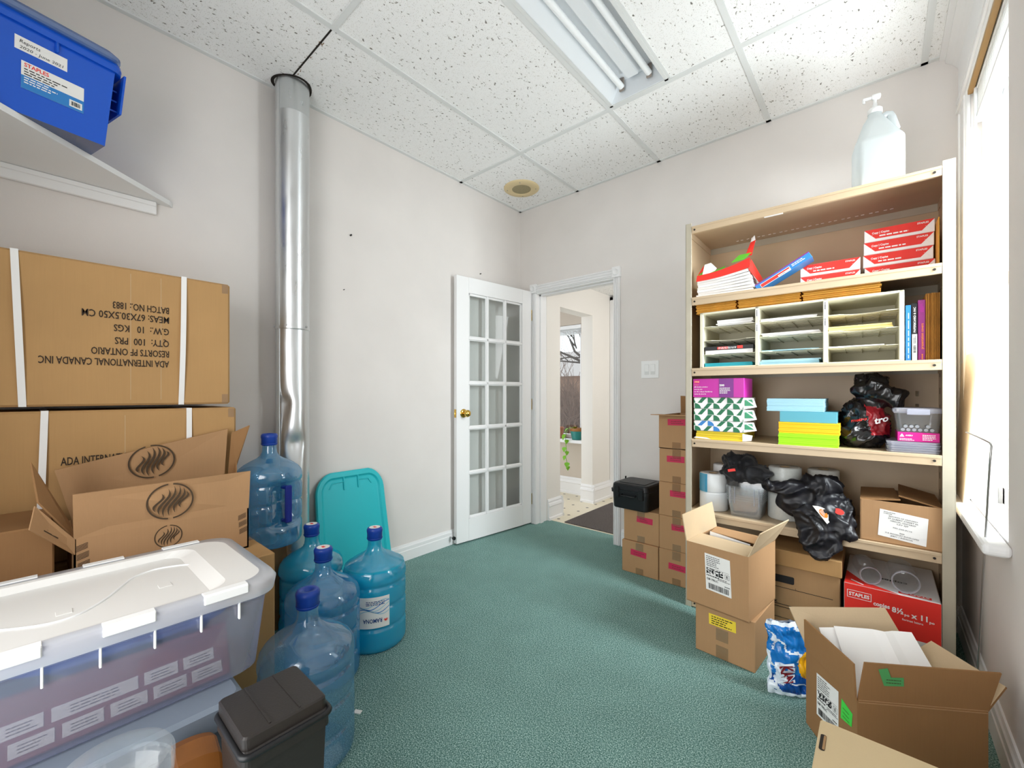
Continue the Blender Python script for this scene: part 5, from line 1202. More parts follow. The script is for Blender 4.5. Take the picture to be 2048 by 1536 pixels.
# five nested clear lids, magenta box, clear bin with battery cells
proto = None
for i in range(5):
    z = Z3 + 0.0002 + i * 0.0088
    if proto is None:
        proto = sthing('container_cover', 'clear plastic cover in the flat stack at the right of the third shelf', 'cover', 0.866, 0.12, z, 'clear covers at the right of the third shelf')
        g = G(SM); g.loft([ring3(0.150, 0.21, 0.02, z + 0.0003, 4, 0.862, 0.115), ring3(0.156, 0.216, 0.022, z + 0.004, 4, 0.862, 0.115), ring3(0.156, 0.216, 0.022, z + 0.0084, 4, 0.862, 0.115)], 'milky_plastic'); g.obj('lid_panel', proto)
    else: copy_tree(proto, loc=SM @ V((0.866 + (i % 2) * 0.002, 0.12, z)))
ZB = Z3 + 0.0446
t = sthing('label_box', 'bright pink label box under the clear bin', 'box', 0.88, 0.11, ZB)
g = G(SM); g.box(0.818, 0.938, 0.025, 0.20, ZB, ZB + 0.036, 'pink_hot', 0.001); mat('pink_hot', 'd01585', 0.4)
mp = smap((0.818, 0.025, ZB), (1, 0, 0), (0, 0, 1)); g.poly(mp, [(0.006, 0.018), (0.020, 0.018), (0.013, 0.031)], 'white_print'); g.text('AVERY', mp, 0.023, 0.021, 0.0055, 'white_print', 0.022, 0.02); g.lines(mp, 0.072, 0.112, 0.006, 0.030, 4, 'white_print', seed=3); g.lines(mp, 0.006, 0.05, 0.003, 0.013, 2, 'white_print', seed=9)
g.obj('carton_body', t)
ZC = ZB + 0.0365
t = sthing('clear_bin', 'small lidded clear bin of batteries at the right of the third shelf', 'storage bin', 0.876, 0.12, ZC)
g = G(SM); rr = [ring3(0.118 + f, 0.18 + f, 0.015, z, 4, 0.877, 0.118) for f, z in ((0.0, ZC + 0.0003), (0.016, ZC + 0.078))]; g.loft(rr, 'clear_plastic', caps=False); g.add(rr[0], [tuple(range(20))], 'clear_plastic'); g.obj('bin_body', t)
g = G(SM); g.loft([ring3(0.140, 0.204, 0.018, ZC + 0.076, 4, 0.877, 0.118), ring3(0.146, 0.208, 0.018, ZC + 0.082, 4, 0.877, 0.118), ring3(0.146, 0.208, 0.018, ZC + 0.092, 4, 0.877, 0.118), ring3(0.132, 0.196, 0.018, ZC + 0.096, 4, 0.877, 0.118)], 'milky_plastic'); g.box(0.845, 0.91, 0.011, 0.017, ZC + 0.07, ZC + 0.092, 'milky_plastic', 0.002); g.obj('bin_lid', t)
proto = None
for x, y, z in ((0.835, 0.05, 0), (0.851, 0.046, 0), (0.868, 0.05, 0), (0.885, 0.047, 0), (0.902, 0.05, 0), (0.843, 0.05, 0.0135), (0.860, 0.048, 0.0135), (0.877, 0.052, 0.0135), (0.908, 0.052, 0.0135), (0.919, 0.049, 0.0)):
    if proto is None:
        proto = sthing('battery', 'small round battery lying in the clear bin on the third shelf', 'battery', x, y, ZC + 0.009, 'batteries in the clear bin')
        G(SM).cyl(0.0068, 0, 0.05, 'black_print', 14, Matrix.Translation((x, y + 0.001, ZC + 0.0085)) @ Matrix.Rotation(-PI / 2, 4, 'X')).obj('cell', proto)
        G(SM).cyl(0.0062, -0.001, 0.001, 'battery_grey', 14, Matrix.Translation((x, y, ZC + 0.0085)) @ Matrix.Rotation(-PI / 2, 4, 'X')).obj('cell_end', proto)
    else: copy_tree(proto, loc=SM @ V((x, y, ZC + 0.009 + z)))

# --- shelf 4
Z4 = 0.497
def roll(label, x, y, z, r, h, m='tissue', wrapm=None, group='toilet rolls and towels on the fourth shelf', tint=None):
    t = sthing('paper_roll', label, 'paper roll', x, y, z, group); M = SM @ Matrix.Translation((x, y, z))
    G(M).lathe([(0.022, 0.002), (r - 0.006, 0.0005), (r, 0.006), (r, h - 0.006), (r - 0.006, h - 0.0005), (0.022, h - 0.002)], m, 36).obj('paper', t)
    G(M).lathe([(0.022, h - 0.001), (0.020, h - 0.001), (0.020, 0.002), (0.022, 0.002)], 'tissue_core', 20).obj('core', t)
    if wrapm:
        g = G(M); g.lathe([(r + 0.001, 0.001), (r + 0.0016, h * 0.5), (r + 0.001, h)], wrapm, 36, rf=lambda a, zz: 1 + 0.008 * math.sin(a * 9 + zz * 90))
        if tint: 
            g.mi(tint); 
            for i, f in enumerate(g.f):
                c = (M.inverted() @ (sum((g.v[j] for j in f), V()) / len(f))); an = math.atan2(c.y, c.x)
                if -2.6 < an < -1.75: g.fm[i] = g.mi(tint)
        g.obj('wrap', t)
clear('towel_blue', '5fc0e0', 0.3, 0.7, '5cc4e6', 0.2)
roll('lower wrapped toilet roll at the left end of the fourth shelf', 0.108, 0.115, Z4 + 0.0005, 0.068, 0.094, wrapm='towel_wrap')
roll('upper wrapped toilet roll with blue print at the left end of the fourth shelf', 0.104, 0.118, Z4 + 0.095, 0.066, 0.094, wrapm='towel_wrap', tint='towel_blue')
roll('cream paper roll at the back left of the fourth shelf', 0.125, 0.29, Z4 + 0.0005, 0.064, 0.215, 'tissue')
roll('big grey towel roll left of the hanging jacket', 0.418, 0.155, Z4 + 0.0005, 0.070, 0.125, 'towel_grey', wrapm='towel_wrap')
roll('grey towel roll on top of another, left of the hanging jacket', 0.418, 0.158, Z4 + 0.126, 0.068, 0.125, 'towel_grey', wrapm='towel_wrap')
roll('pale roll behind the hanging jacket on the fourth shelf', 0.560, 0.30, Z4 + 0.0005, 0.064, 0.235, 'towel_grey')
proto = None
for i in range(7):
    z = Z4 + 0.0004 + i * 0.0105
    if proto is None:
        proto = sthing('plastic_tub', 'clear plastic tub in the nested stack on the fourth shelf', 'plastic tub', 0.268, 0.12, z, 'nested clear tubs on the fourth shelf')
        g = G(SM); rr = [ring3(w, d, 0.018, z + dz, 4, 0.268, 0.118) for w, d, dz in ((0.128, 0.165, 0.0003), (0.150, 0.188, 0.080), (0.162, 0.20, 0.081), (0.163, 0.201, 0.088))]
        g.loft(rr, 'clear_plastic', caps=False); g.add(rr[0], [tuple(range(20))], 'clear_plastic')
        for x in (0.205, 0.225, 0.31, 0.33): g.box(x, x + 0.002, 0.020, 0.026, z + 0.065, z + 0.082, 'milky_plastic')
        g.obj('tub_body', proto)
    else: copy_tree(proto, loc=SM @ V((0.268, 0.12, z)))
def drape(name, label, cat, parts, m, seed, amp=0.014, fr=11, vox=0.010, zmin=None, tag=None):
    t = sthing(name, label, cat, *parts[0][0]); v_, f_ = blob(parts, vox, amp, fr, 0.0025, 42, seed)
    v_ = [(x - 0.003 * (name == 'hanging_jacket'), y, z) for x, y, z in v_]
    if zmin: v_ = [(x, y, max(z, zmin) if y > -0.006 else z) for x, y, z in v_]
    G(SM).add(v_, f_, m, True).obj('cloth', t); return t, v_
t, jv = drape('folded_jacket', 'crumpled black garment on the stack of clear tubs', 'clothing', [((0.255, 0.13, Z4 + 0.205), (0.115, 0.085, 0.048), 0, 0), ((0.200, 0.14, Z4 + 0.262), (0.055, 0.06, 0.035), 0.4, 0), ((0.265, 0.14, Z4 + 0.255), (0.04, 0.06, 0.040), 0, 0), ((0.315, 0.10, Z4 + 0.212), (0.06, 0.05, 0.030), -0.4, 0.2), ((0.355, 0.09, Z4 + 0.215), (0.03, 0.04, 0.018), 0.3, 0)], 'black_cloth', 5, 0.013, 12, vox=0.007, zmin=Z4 + 0.154)
mp = smap((0.195, 0.034, Z4 + 0.215), (1, 0, 0.25), (-0.25, 0.25, 1), 0.0)
G().rect(mp, 0, 0.034, 0, 0.013, 'red_print').rect(mp, 0, 0.034, 0, 0.013, 'red_print', h=-0.002).obj('brand_tab', t, label='small red tab')
t, jv = drape('hanging_jacket', 'black shiny garment spilling over the front edge of the fourth shelf', 'clothing',
  [((0.585, 0.09, Z4 + 0.105), (0.085, 0.09, 0.095), 0, 0), ((0.480, 0.038, Z4 + 0.120), (0.085, 0.036, 0.080), 0, 0), ((0.470, 0.040, Z4 + 0.175), (0.075, 0.035, 0.035), 0.3, 0.2), ((0.570, 0.07, Z4 + 0.195), (0.075, 0.06, 0.050), -0.2, 0), ((0.400, 0.03, Z4 + 0.170), (0.055, 0.03, 0.022), -0.5, 0), ((0.365, 0.02, Z4 + 0.180), (0.03, 0.022, 0.015), -0.6, 0), ((0.620, 0.05, Z4 + 0.090), (0.065, 0.06, 0.075), 0, 0), ((0.655, 0.02, Z4 + 0.055), (0.045, 0.035, 0.045), 0, 0), ((0.565, -0.02, Z4 + 0.050), (0.095, 0.032, 0.090), 0, 0), ((0.570, -0.035, Z4 - 0.020), (0.072, 0.026, 0.075), 0.1, 0), ((0.575, -0.038, Z4 - 0.070), (0.045, 0.020, 0.050), 0.1, 0), ((0.558, -0.038, Z4 - 0.095), (0.022, 0.014, 0.020), 0.3, 0), ((0.640, -0.012, Z4 + 0.02), (0.060, 0.022, 0.032), 0, 0)], 'black_satin', 9, 0.014, 11, vox=0.007, zmin=Z4 + 0.001)
def ontoj(x, z):
    c = [v[1] for v in jv if abs(v[0] - x) < 0.010 and abs(v[2] - z) < 0.010]; return min(c) if c else -0.04
yy = min(ontoj(0.555 + i * 0.012, Z4 + 0.10 - i * 0.012) for i in range(4)) - 0.004
mp = smap((0.545, yy, Z4 + 0.125), (0.62, -0.05, -0.75), (0.75, 0.1, 0.62), 0.0)
n = 10; pts = [(0.0, 0.0), (0.085, -0.004), (0.083, 0.008)] + [(0.075 - 0.07 * i / n, 0.010 + 0.020 * math.sin(PI * i / n)) for i in range(n)]
g = G(); g.poly(mp, pts, 'label_white'); g.poly(mp, [(p[0], p[1]) for p in pts][::-1], 'label_white', h=-0.0006)
g.poly(mp, [(0.045 + 0.020 * math.cos(q), 0.013 + 0.011 * math.sin(q)) for q in [2 * PI * i / 20 for i in range(20)]], 'orange_print', h=0.0006); g.lines(mp, 0.03, 0.06, 0.006, 0.02, 3, 'label_white', h=0.0012, seed=2)
g.obj('paper_tag', t, label='white tag with an orange disc')
yy = ontoj(0.635, Z4 + 0.12) - 0.004
mp = smap((0.620, yy, Z4 + 0.115), (1, 0, -0.3), (0.3, 0.3, 1), 0.0)
G().poly(mp, [(0.005 + 0.018 * math.cos(q) + 0.01, 0.012 * math.sin(q)) for q in [2 * PI * i / 16 for i in range(16)]], 'red_print').obj('red_badge', t, label='red emblem')
# carton with address sheet
t = sthing('cardboard_box', 'cardboard box with loose flaps and a printed white sheet on the fourth shelf', 'cardboard box', 0.82, 0.16, Z4)
cx0, cx1, cy0, cy1, cz1 = 0.702, 0.948, 0.010, 0.31, Z4 + 0.168
g = G(SM)
g.box(cx0, cx1, cy0, cy1, Z4 + 0.0004, Z4 + 0.005, 'cardboard').box(cx0, cx1, cy0, cy0 + 0.004, Z4 + 0.0004, cz1, 'cardboard').box(cx0, cx1, cy1 - 0.004, cy1, Z4 + 0.0004, cz1, 'cardboard').box(cx0, cx0 + 0.004, cy0, cy1, Z4 + 0.0004, cz1, 'cardboard').box(cx1 - 0.004, cx1, cy0, cy1, Z4 + 0.0004, cz1, 'cardboard')
mp = smap((cx0, cy0, Z4), (1, 0, 0), (0, 0, 1), 0.0008)
g.obj('carton_body', t)
g = G(SM); g.panel([(cx0, cy0, cz1), (cx0 + 0.125, cy0 + 0.02, cz1 + 0.012), (cx0 + 0.115, cy1 - 0.02, cz1 + 0.012), (cx0, cy1, cz1)], 0.004, 'cardboard_dark'); g.obj('flap', t)
g = G(SM); g.panel([(cx0 + 0.120, cy0 + 0.03, cz1 + 0.026), (cx1, cy0, cz1), (cx1, cy1, cz1), (cx0 + 0.13, cy1, cz1 + 0.030)], 0.004, 'cardboard_dark'); g.obj('flap', t)
g = G(); qm = lambda x, y, h=0.0: mp(0.056 + x * 0.995 + 0.06 * y, 0.030 + y - 0.12 * x, h)
g.rect(qm, 0, 0.142, 0, 0.108, 'paper_white')
g.lines(qm, 0.012, 0.05, 0.092, 0.104, 2, 'ink_black', h=0.0008, seed=1, fill=0.3)
for i, s in enumerate(('RESORTS OF ONTARIO', '29 ALBERT STREET N.', 'ORILLIA, ONTARIO', 'L3V 5J9', '', '705-325-9115', '', '500', '2-A BOOKLET ENVELOPES', '#451 / INDICIA')):
    if s: g.text(s, qm, 0.071, 0.084 - i * 0.0085, 0.0045, 'ink_black', min(0.105, len(s) * 0.0047), 0.01, 'C', h=0.0008)
g.obj('address_sheet', t, label='white printed sheet')

# --- bottom shelf
Z5 = 0.045
t = sthing('archive_box', 'brown lidded archive box with a black hand hole on the bottom shelf', 'archive box', 0.49, 0.2, Z5)
g = G(SM); g.box(0.322, 0.636, 0.012, 0.39, Z5 + 0.0005, Z5 + 0.285, 'cardboard_brown', 0.003)
mp = smap((0.322, 0.012, Z5), (1, 0, 0), (0, 0, 1), 0.0008)
g.poly(mp, [(0.098 + x, 0.2085 + y) for x, y in rrect(0.105, 0.034, 0.006, 3)], 'ink_black')
g.rect(mp, 0.02, 0.29, 0.168, 0.1705, 'ink_black'); g.rect(mp, 0.155, 0.1565, 0.17, 0.178, 'ink_black'); g.rect(mp, 0.02, 0.29, 0.090, 0.093, 'ink_black'); g.rect(mp, 0.02, 0.29, 0.078, 0.081, 'ink_black'); g.rect(mp, 0.02, 0.29, 0.030, 0.0325, 'ink_black')
g.text('BOX', mp, 0.050, 0.096, 0.011, 'ink_black', 0.036, 0.03); g.obj('box_body', t)
g = G(SM); g.box(0.314, 0.643, 0.004, 0.398, Z5 + 0.270, Z5 + 0.342, 'cardboard_gold', 0.003); g.obj('box_lid', t)
RM = SM @ Matrix.Translation((0.650, 0.0, Z5)) @ Matrix.Rotation(math.radians(-1.2), 4, 'Z')
t = sthing('paper_case', 'red and white copy paper case on the bottom shelf', 'paper box', 0.80, 0.2, Z5)
g = G(RM); rw, rd, rhh = 0.290, 0.41, 0.262
g.box(0, rw, 0.0, rd, 0.0006, rhh, 'white_print', 0.003)
mp = plane((0, 0, 0), (1, 0, 0), (0, 0, 1), 0.0008, RM)
g.rect(mp, 0.001, rw - 0.001, 0.100, rhh - 0.001, 'red_print'); g.rect(mp, 0.001, rw - 0.001, 0.003, 0.100, 'paper_edge')
tm = plane((0, 0, rhh), (1, 0, 0), (0, 1, 0), 0.0008, RM)
g.poly(tm, [(0.001, 0.001), (0.17, 0.001), (0.06, 0.06), (0.001, 0.16)], 'red_print'); g.poly(tm, [(0.02, 0.045), (0.06, 0.012), (0.065, 0.016), (0.022, 0.055)], 'white_print', h=0.0005)
ti = lambda x, y, h=0.0: tm(0.285 - x, 0.045 - y, h)
g.rect(ti, 0.02, 0.115, 0.008, 0.030, 'red_print'); g.text('STAPLES', ti, 0.026, 0.0125, 0.012, 'white_print', 0.082, 0.03, h=0.0008)
g.text('copies', lambda x, y, h=0.0: tm(0.20 - x, 0.15 - y, h), 0, 0, 0.022, 'ink_black', 0.085, 0.02)
for q in ((0.010, 0.088, 0.205, 0.207), (0.010, 0.088, 0.235, 0.237), (0.010, 0.012, 0.205, 0.237), (0.086, 0.088, 0.205, 0.237)): g.rect(mp, *q, 'white_print', h=0.0006)
g.text('STAPLES', mp, 0.016, 0.214, 0.014, 'white_print', 0.066, 0.03, h=0.0006); g.text('copies', mp, 0.094, 0.196, 0.016, 'white_print', 0.050, 0.03, h=0.0006)
g.text('8½', mp, 0.150, 0.188, 0.020, 'white_print', 0.034, 0.03, h=0.0006); g.text('po', mp, 0.187, 0.184, 0.010, 'white_print', 0.014, 0.02, h=0.0006); g.text('x 11', mp, 0.206, 0.182, 0.020, 'white_print', 0.046, 0.03, h=0.0006); g.text('po', mp, 0.257, 0.178, 0.010, 'white_print', 0.014, 0.02, h=0.0006)
g.text('format lettre', mp, 0.18, 0.165, 0.008, 'white_print', 0.06, 0.01, h=0.0006)
g.obj('case_body', t)
for i, (x, r, lb, dy, a_) in enumerate(((0.735, 0.036, 'smaller clear plastic jar lying on the red paper case', 0.035, 10), (0.842, 0.044, 'larger clear plastic jar lying on the red paper case', 0.02, 4))):
    t = sthing('clear_jar', lb, 'jar', x, dy + 0.08, Z5 + rhh + 0.001, 'clear jars lying on the red paper case')
    M = SM @ Matrix.Translation((x, dy, Z5 + rhh + 0.002 + r)) @ Matrix.Rotation(math.radians(a_), 4, 'Z') @ Matrix.Rotation(-PI / 2, 4, 'X')
    G(M).lathe([(r * 0.93, 0.0), (r * 0.97, 0.01), (r * 0.97, 0.03), (r * 0.88, 0.045), (r * 0.97, 0.06), (r, 0.075), (r, 0.16), (r * 0.94, 0.172), (0, 0.174)], 'clear_plastic', 36).obj('jar_body', t)
    G(M).lathe([(r * 0.99, 0.006), (r * 1.0, -0.002), (r * 0.95, -0.006), (r * 0.88, -0.003), (r * 0.88, 0.008)], 'milky_plastic', 36).obj('jar_rim', t)

# --- sanitizer jug on top
ZS = SH - 0.0175
t = sthing('sanitizer_jug', 'large milky plastic pump jug on top of the shelving unit', 'pump bottle', 0.758, 0.15, ZS)
JM = SM @ Matrix.Translation((0.758, 0.15, ZS)) @ Matrix.Rotation(math.radians(8), 4, 'Z')
g = G(JM); rr = [ring3(w, d, rad, z, 5, cx) for w, d, rad, z, cx in ((0.155, 0.14, 0.025, 0.001, 0), (0.163, 0.148, 0.03, 0.008, 0), (0.163, 0.148, 0.03, 0.205, 0), (0.162, 0.147, 0.03, 0.212, 0), (0.154, 0.138, 0.034, 0.224, 0), (0.150, 0.134, 0.036, 0.228, 0), (0.080, 0.078, 0.036, 0.312, -0.008), (0.074, 0.072, 0.034, 0.318, -0.008), (0.05, 0.05, 0.0245, 0.338, -0.008), (0.046, 0.046, 0.0225, 0.352, -0.008))]
g.loft(rr, 'milky_jug', smooth=True, caps=False); g.add(rr[0], [tuple(range(24))[::-1]], 'milky_jug'); g.obj('jug_body', t)
g = G(JM); g.tube([(0.060, 0, 0.262), (0.048, 0, 0.318), (0.042, 0, 0.333), (0.030, 0, 0.336), (0.02, 0, 0.330)], 0.013, 'milky_jug', 10, radii=[0.016, 0.014, 0.013, 0.013, 0.013]); g.obj('jug_handle', t)
g = G(JM); g.box(0.0817, 0.0825, -0.045, 0.045, 0.03, 0.205, 'label_white'); g.obj('label', t)
g = G(JM); g.lathe([(0.024, 0.350), (0.026, 0.352), (0.026, 0.368), (0.020, 0.374), (0.009, 0.376), (0.009, 0.392), (0.0065, 0.394), (0.0065, 0.418)], 'white_plastic', 24, Matrix.Translation((-0.008, 0, 0)))
g.box(-0.020, 0.012, -0.011, 0.011, 0.414, 0.434, 'white_plastic', 0.006, seg=2).box(-0.050, -0.012, -0.006, 0.006, 0.418, 0.430, 'white_plastic', 0.004, seg=2).box(-0.050, -0.040, -0.005, 0.005, 0.406, 0.424, 'white_plastic', 0.003)
g.obj('pump', t)
# ---------------------------------------------------------------- floor at the right: taped cartons, hard case, shipping boxes
def flapbox(g, x0, x1, y0, y1, z0, z1, th, m):
    g.box(x0, x1, y0, y1, z0 + 0.0004, z0 + th, m).box(x0, x1, y0, y0 + th, z0 + 0.0004, z1, m).box(x0, x1, y1 - th, y1, z0 + 0.0004, z1, m).box(x0, x0 + th, y0 + th, y1 - th, z0 + 0.0004, z1, m).box(x1 - th, x1, y0 + th, y1 - th, z0 + 0.0004, z1, m)
    return g
PG = 'small cartons with pink tape beside the doorway'
def tape_print(g, mp, x, y, w, h, a, seed):
    c, s_ = math.cos(a), math.sin(a)
    q = lambda u, v, hh=0.0: mp(x + u * c - v * s_, y + u * s_ + v * c, hh)
    g.rect(q, -w / 2, w / 2, -h / 2, h / 2, 'tape_pink'); g.lines(q, -w * 0.3, w * 0.4, -h * 0.3, h * 0.3, 2, 'ink_brown', h=0.0006, seed=seed, fill=0.25)
def taped(label, x0, x1, y0, z0, h, tx, tz, ta, seed, open_top=False, d=0.34):
    t = thing('taped_carton', label, 'cardboard box', ((x0 + x1) / 2, y0 + d / 2, z0), PG)
    g = G()
    if open_top: flapbox(g, x0, x1, y0, y0 + d, z0, z0 + h, 0.004, 'cardboard')
    else: g.box(x0, x1, y0, y0 + d, z0 + 0.0004, z0 + h, 'cardboard', 0.003)
    g.obj('carton_body', t)
    mp = plane((0, y0, 0), (1, 0, 0), (0, 0, 1), 0.0009)
    g = G(); tape_print(g, mp, tx, tz, 0.100, 0.036, ta, seed); g.obj('tape_label', t, label='strip of dark pink tape')
    g = G(); xm_ = (x0 + x1) / 2
    if not open_top: G().rect(mp, xm_ - 0.024, xm_ + 0.024, z0 + h - 0.05, z0 + h - 0.002, 'clear_tape', h=0.0006).obj('clear_tape', t)
    g.rect(mp, xm_ - 0.024, xm_ + 0.024, z0 + 0.002, z0 + 0.04, 'clear_tape', h=0.0003); g.obj('clear_tape', t)
    return t
taped('taped carton on the floor nearest the doorway, bottom of the short stack', 1.154, 1.384, -0.388, 0.0, 0.194, 1.262, 0.128, -0.05, 1)
taped('taped carton under the black hard case, top of the short stack', 1.162, 1.386, -0.378, 0.1945, 0.195, 1.297, 0.334, -0.03, 2)
ords = ('bottom', 'second', 'third', 'fourth', 'top open')
for i in range(5):
    t = taped('%s taped carton of the tall stack of five beside the shelving' % ords[i], 1.388 + 0.002 * (i % 2), 1.593, -0.386, i * 0.1955, 0.195, (1.495, 1.512, 1.503, 1.485, 1.490)[i], i * 0.1955 + (0.105, 0.138, 0.135, 0.138, 0.155)[i], (-0.03, 0.03, 0.01, 0.02, 0.02)[i], i + 5, i == 4)
    if i == 4:
        zt = i * 0.1955 + 0.195
        g = G(); g.panel([(1.397, -0.05, zt), (1.494, -0.05, zt), (1.490, -0.055, zt + 0.105), (1.396, -0.052, zt + 0.11)], 0.004, 'cardboard_dark'); g.obj('flap', t)
        g = G(); g.panel([(1.496, -0.05, zt), (1.592, -0.05, zt), (1.593, -0.055, zt + 0.11), (1.500, -0.058, zt + 0.105)], 0.004, 'cardboard_dark'); g.obj('flap', t)
        g = G(); g.panel([(1.592, -0.386, zt), (1.391, -0.386, zt), (1.372, -0.470, zt + 0.002), (1.592, -0.470, zt + 0.002)][::-1], 0.004, 'cardboard'); g.obj('flap', t)
# black hard case
t = thing('hard_case', 'black plastic hard case balanced on the short stack of taped cartons', 'case', (1.215, -0.29, 0.390))
HM = Matrix.Translation((1.215, -0.288, 0.3905)) @ Matrix.Rotation(math.radians(-1.5), 4, 'Z')
g = G(HM); g.loft([ring3(w, d, 0.025, z, 4) for w, d, z in ((0.222, 0.232, 0.0), (0.230, 0.240, 0.006), (0.238, 0.248, 0.100))], 'black_plastic'); g.loft([ring3(w, d, 0.025, z, 4) for w, d, z in ((0.250, 0.260, 0.096), (0.250, 0.260, 0.106))], 'black_plastic'); g.obj('case_body', t)
g = G(HM); g.loft([ring3(w, d, 0.025, z, 4) for w, d, z in ((0.252, 0.262, 0.1065), (0.252, 0.262, 0.117), (0.240, 0.250, 0.118), (0.234, 0.244, 0.146), (0.220, 0.228, 0.154))], 'black_plastic')
g.box(-0.085, 0.085, -0.085, 0.085, 0.153, 0.157, 'black_plastic', 0.003); g.box(-0.03, 0.02, -0.055, -0.025, 0.1565, 0.1577, 'dark_metal'); g.obj('case_lid', t)
for x in (-0.080, 0.080): G(HM).box(x - 0.016, x + 0.016, -0.138, -0.124, 0.070, 0.135, 'black_plastic', 0.003).obj('latch', t)
g = G(HM); g.tube([(-0.045, -0.126, 0.09), (-0.045, -0.145, 0.085), (0.045, -0.145, 0.085), (0.045, -0.126, 0.09)], 0.005, 'black_plastic', 8); g.obj('handle', t)
g = G(HM); g.box(-0.124, -0.118, 0.06, 0.075, 0.14, 0.165, 'black_plastic', 0.002).box(0.113, 0.119, 0.06, 0.075, 0.14, 0.165, 'black_plastic', 0.002); g.obj('hinge_lug', t)

# shipping label helper
def ship_label(g, mp, w, h, seed, text='GB YRLC'):
    g.rect(mp, 0, w, 0, h, 'label_white')
    g.lines(mp, w * 0.06, w * 0.65, h * 0.66, h * 0.96, 6, 'ink_black', h=0.0006, seed=seed, fill=0.35)
    g.rect(mp, w * 0.05, w * 0.95, h * 0.625, h * 0.63, 'ink_black', h=0.0006)
    rn = random.Random(seed); n = 16; m_ = 7
    for i in range(n):
        for j in range(m_):
            if rn.random() < 0.62: g.rect(mp, w * (0.05 + 0.66 * i / n), w * (0.05 + 0.66 * (i + 1) / n), h * (0.45 + 0.16 * j / m_), h * (0.45 + 0.16 * (j + 1) / m_), 'ink_black', h=0.0006)
    for q in ((0.78, 0.95, 0.455, 0.462), (0.78, 0.95, 0.578, 0.585), (0.78, 0.79, 0.455, 0.585), (0.94, 0.95, 0.455, 0.585)): g.rect(mp, w * q[0], w * q[1], h * q[2], h * q[3], 'ink_black', h=0.0006)
    g.text('E', mp, w * 0.865, h * 0.485, h * 0.07, 'ink_black', None, 0.03, 'C', h=0.0006)
    g.lines(mp, w * 0.05, w * 0.6, h * 0.38, h * 0.44, 1, 'ink_black', h=0.0006, seed=seed + 1); g.lines(mp, w * 0.5, w * 0.98, h * 0.35, h * 0.42, 2, 'ink_black', h=0.0006, seed=seed + 2)
    g.text(text, mp, w * 0.05, h * 0.285, h * 0.052, 'ink_black', w * 0.45, 0.03, h=0.0006); g.lines(mp, w * 0.75, w * 0.98, h * 0.22, h * 0.27, 1, 'ink_black', h=0.0006, seed=seed + 4)
    g.bars(mp, w * 0.10, w * 0.92, h * 0.05, h * 0.20, 34, 'ink_black', h=0.0006, seed=seed)
# lower shipping box
A = math.radians(-4.5)
LM = Matrix.Translation((1.768, -0.932, 0)) @ Matrix.Rotation(A, 4, 'Z')
t = thing('shipping_box', 'closed cardboard box with a yellow sticker, on the carpet under the open one', 'cardboard box', tuple(LM @ V((0.115, 0.14, 0))))
g = G(LM); g.box(0, 0.232, 0, 0.275, 0.0004, 0.203, 'cardboard', 0.003); g.obj('carton_body', t)
mp = plane((0, 0, 0), (1, 0, 0), (0, 0, 1), 0.0009, LM)
g = G(); g.rect(lambda x, y, h=0.0: mp(0.057 + x - 0.03 * y, 0.131 + y, h), 0, 0.106, 0, 0.045, 'label_yellow'); g.lines(lambda x, y, h=0.0: mp(0.057 + x, 0.131 + y, h), 0.010, 0.10, 0.004, 0.041, 4, 'ink_black', h=0.0006, seed=4, fill=0.4); g.obj('yellow_sticker', t, label='yellow printed sticker')
G().rect(mp, 0.085, 0.133, 0.075, 0.125, 'clear_tape', h=0.0004).obj('clear_tape', t); G().rect(mp, 0.085, 0.133, 0.002, 0.055, 'clear_tape', h=0.0004).obj('clear_tape', t)
# upper shipping box, half open
UM = Matrix.Translation((1.734, -0.940, 0.2035)) @ Matrix.Rotation(math.radians(-8.0), 4, 'Z')
t = thing('shipping_box', 'half open cardboard box with a shipping label standing on the yellow stickered one', 'cardboard box', tuple(UM @ V((0.12, 0.15, 0))))
uw, ud, uh = 0.250, 0.300, 0.258
flapbox(G(UM), 0, uw, 0, ud, 0, uh, 0.004, 'cardboard').obj('carton_body', t)
g = G(UM); g.panel([(0.002, 0.0, uh), (uw - 0.002, 0.0, uh), (uw - 0.004, 0.118, uh + 0.006), (0.002, 0.135, uh + 0.004)], 0.004, 'cardboard_pale'); g.obj('flap', t)
g = G(UM); g.panel([(0.0, ud, uh), (0.03, 0.165, uh + 0.012), (uw, 0.155, uh + 0.010), (uw, ud, uh)], 0.004, 'cardboard'); g.obj('flap', t)
g = G(UM); g.panel([(0, 0.0, uh), (-0.014, -0.010, uh + 0.112), (-0.016, 0.285, uh + 0.118), (0, ud, uh)][::-1], 0.004, 'cardboard_pale'); g.obj('flap', t)
g = G(UM); g.panel([(uw, 0.0, uh), (uw, ud, uh), (uw + 0.052, ud + 0.005, uh + 0.098), (uw + 0.040, 0.008, uh + 0.098)], 0.004, 'cardboard_pale')
q = plane((uw + 0.014, 0.06, uh + 0.030), (0, 1, 0), (0.46, 0, 1), 0.0055, UM)
q2 = lambda x, y, h=0.0: UM @ V((uw + (0.010 + y) * 0.42 - 0.004 - h, 0.055 + x, uh + 0.012 + y))
g.poly(q2, [(0.0, 0.0), (0.038, 0.01), (0.052, 0.045), (0.060, 0.075), (0.030, 0.070), (0.022, 0.036)][::-1], 'label_green'); g.obj('flap', t)
mp = plane((0, 0, 0), (1, 0, 0), (0, 0, 1), 0.0009, UM)
lm = lambda x, y, h=0.0: mp(0.078 + x + 0.045 * (0.148 - y), 0.078 + y - 0.05 * x, h)
g = G(); ship_label(g, lm, 0.102, 0.150, 3, 'GB YRLC'); g.obj('shipping_label', t, label='white shipping label')
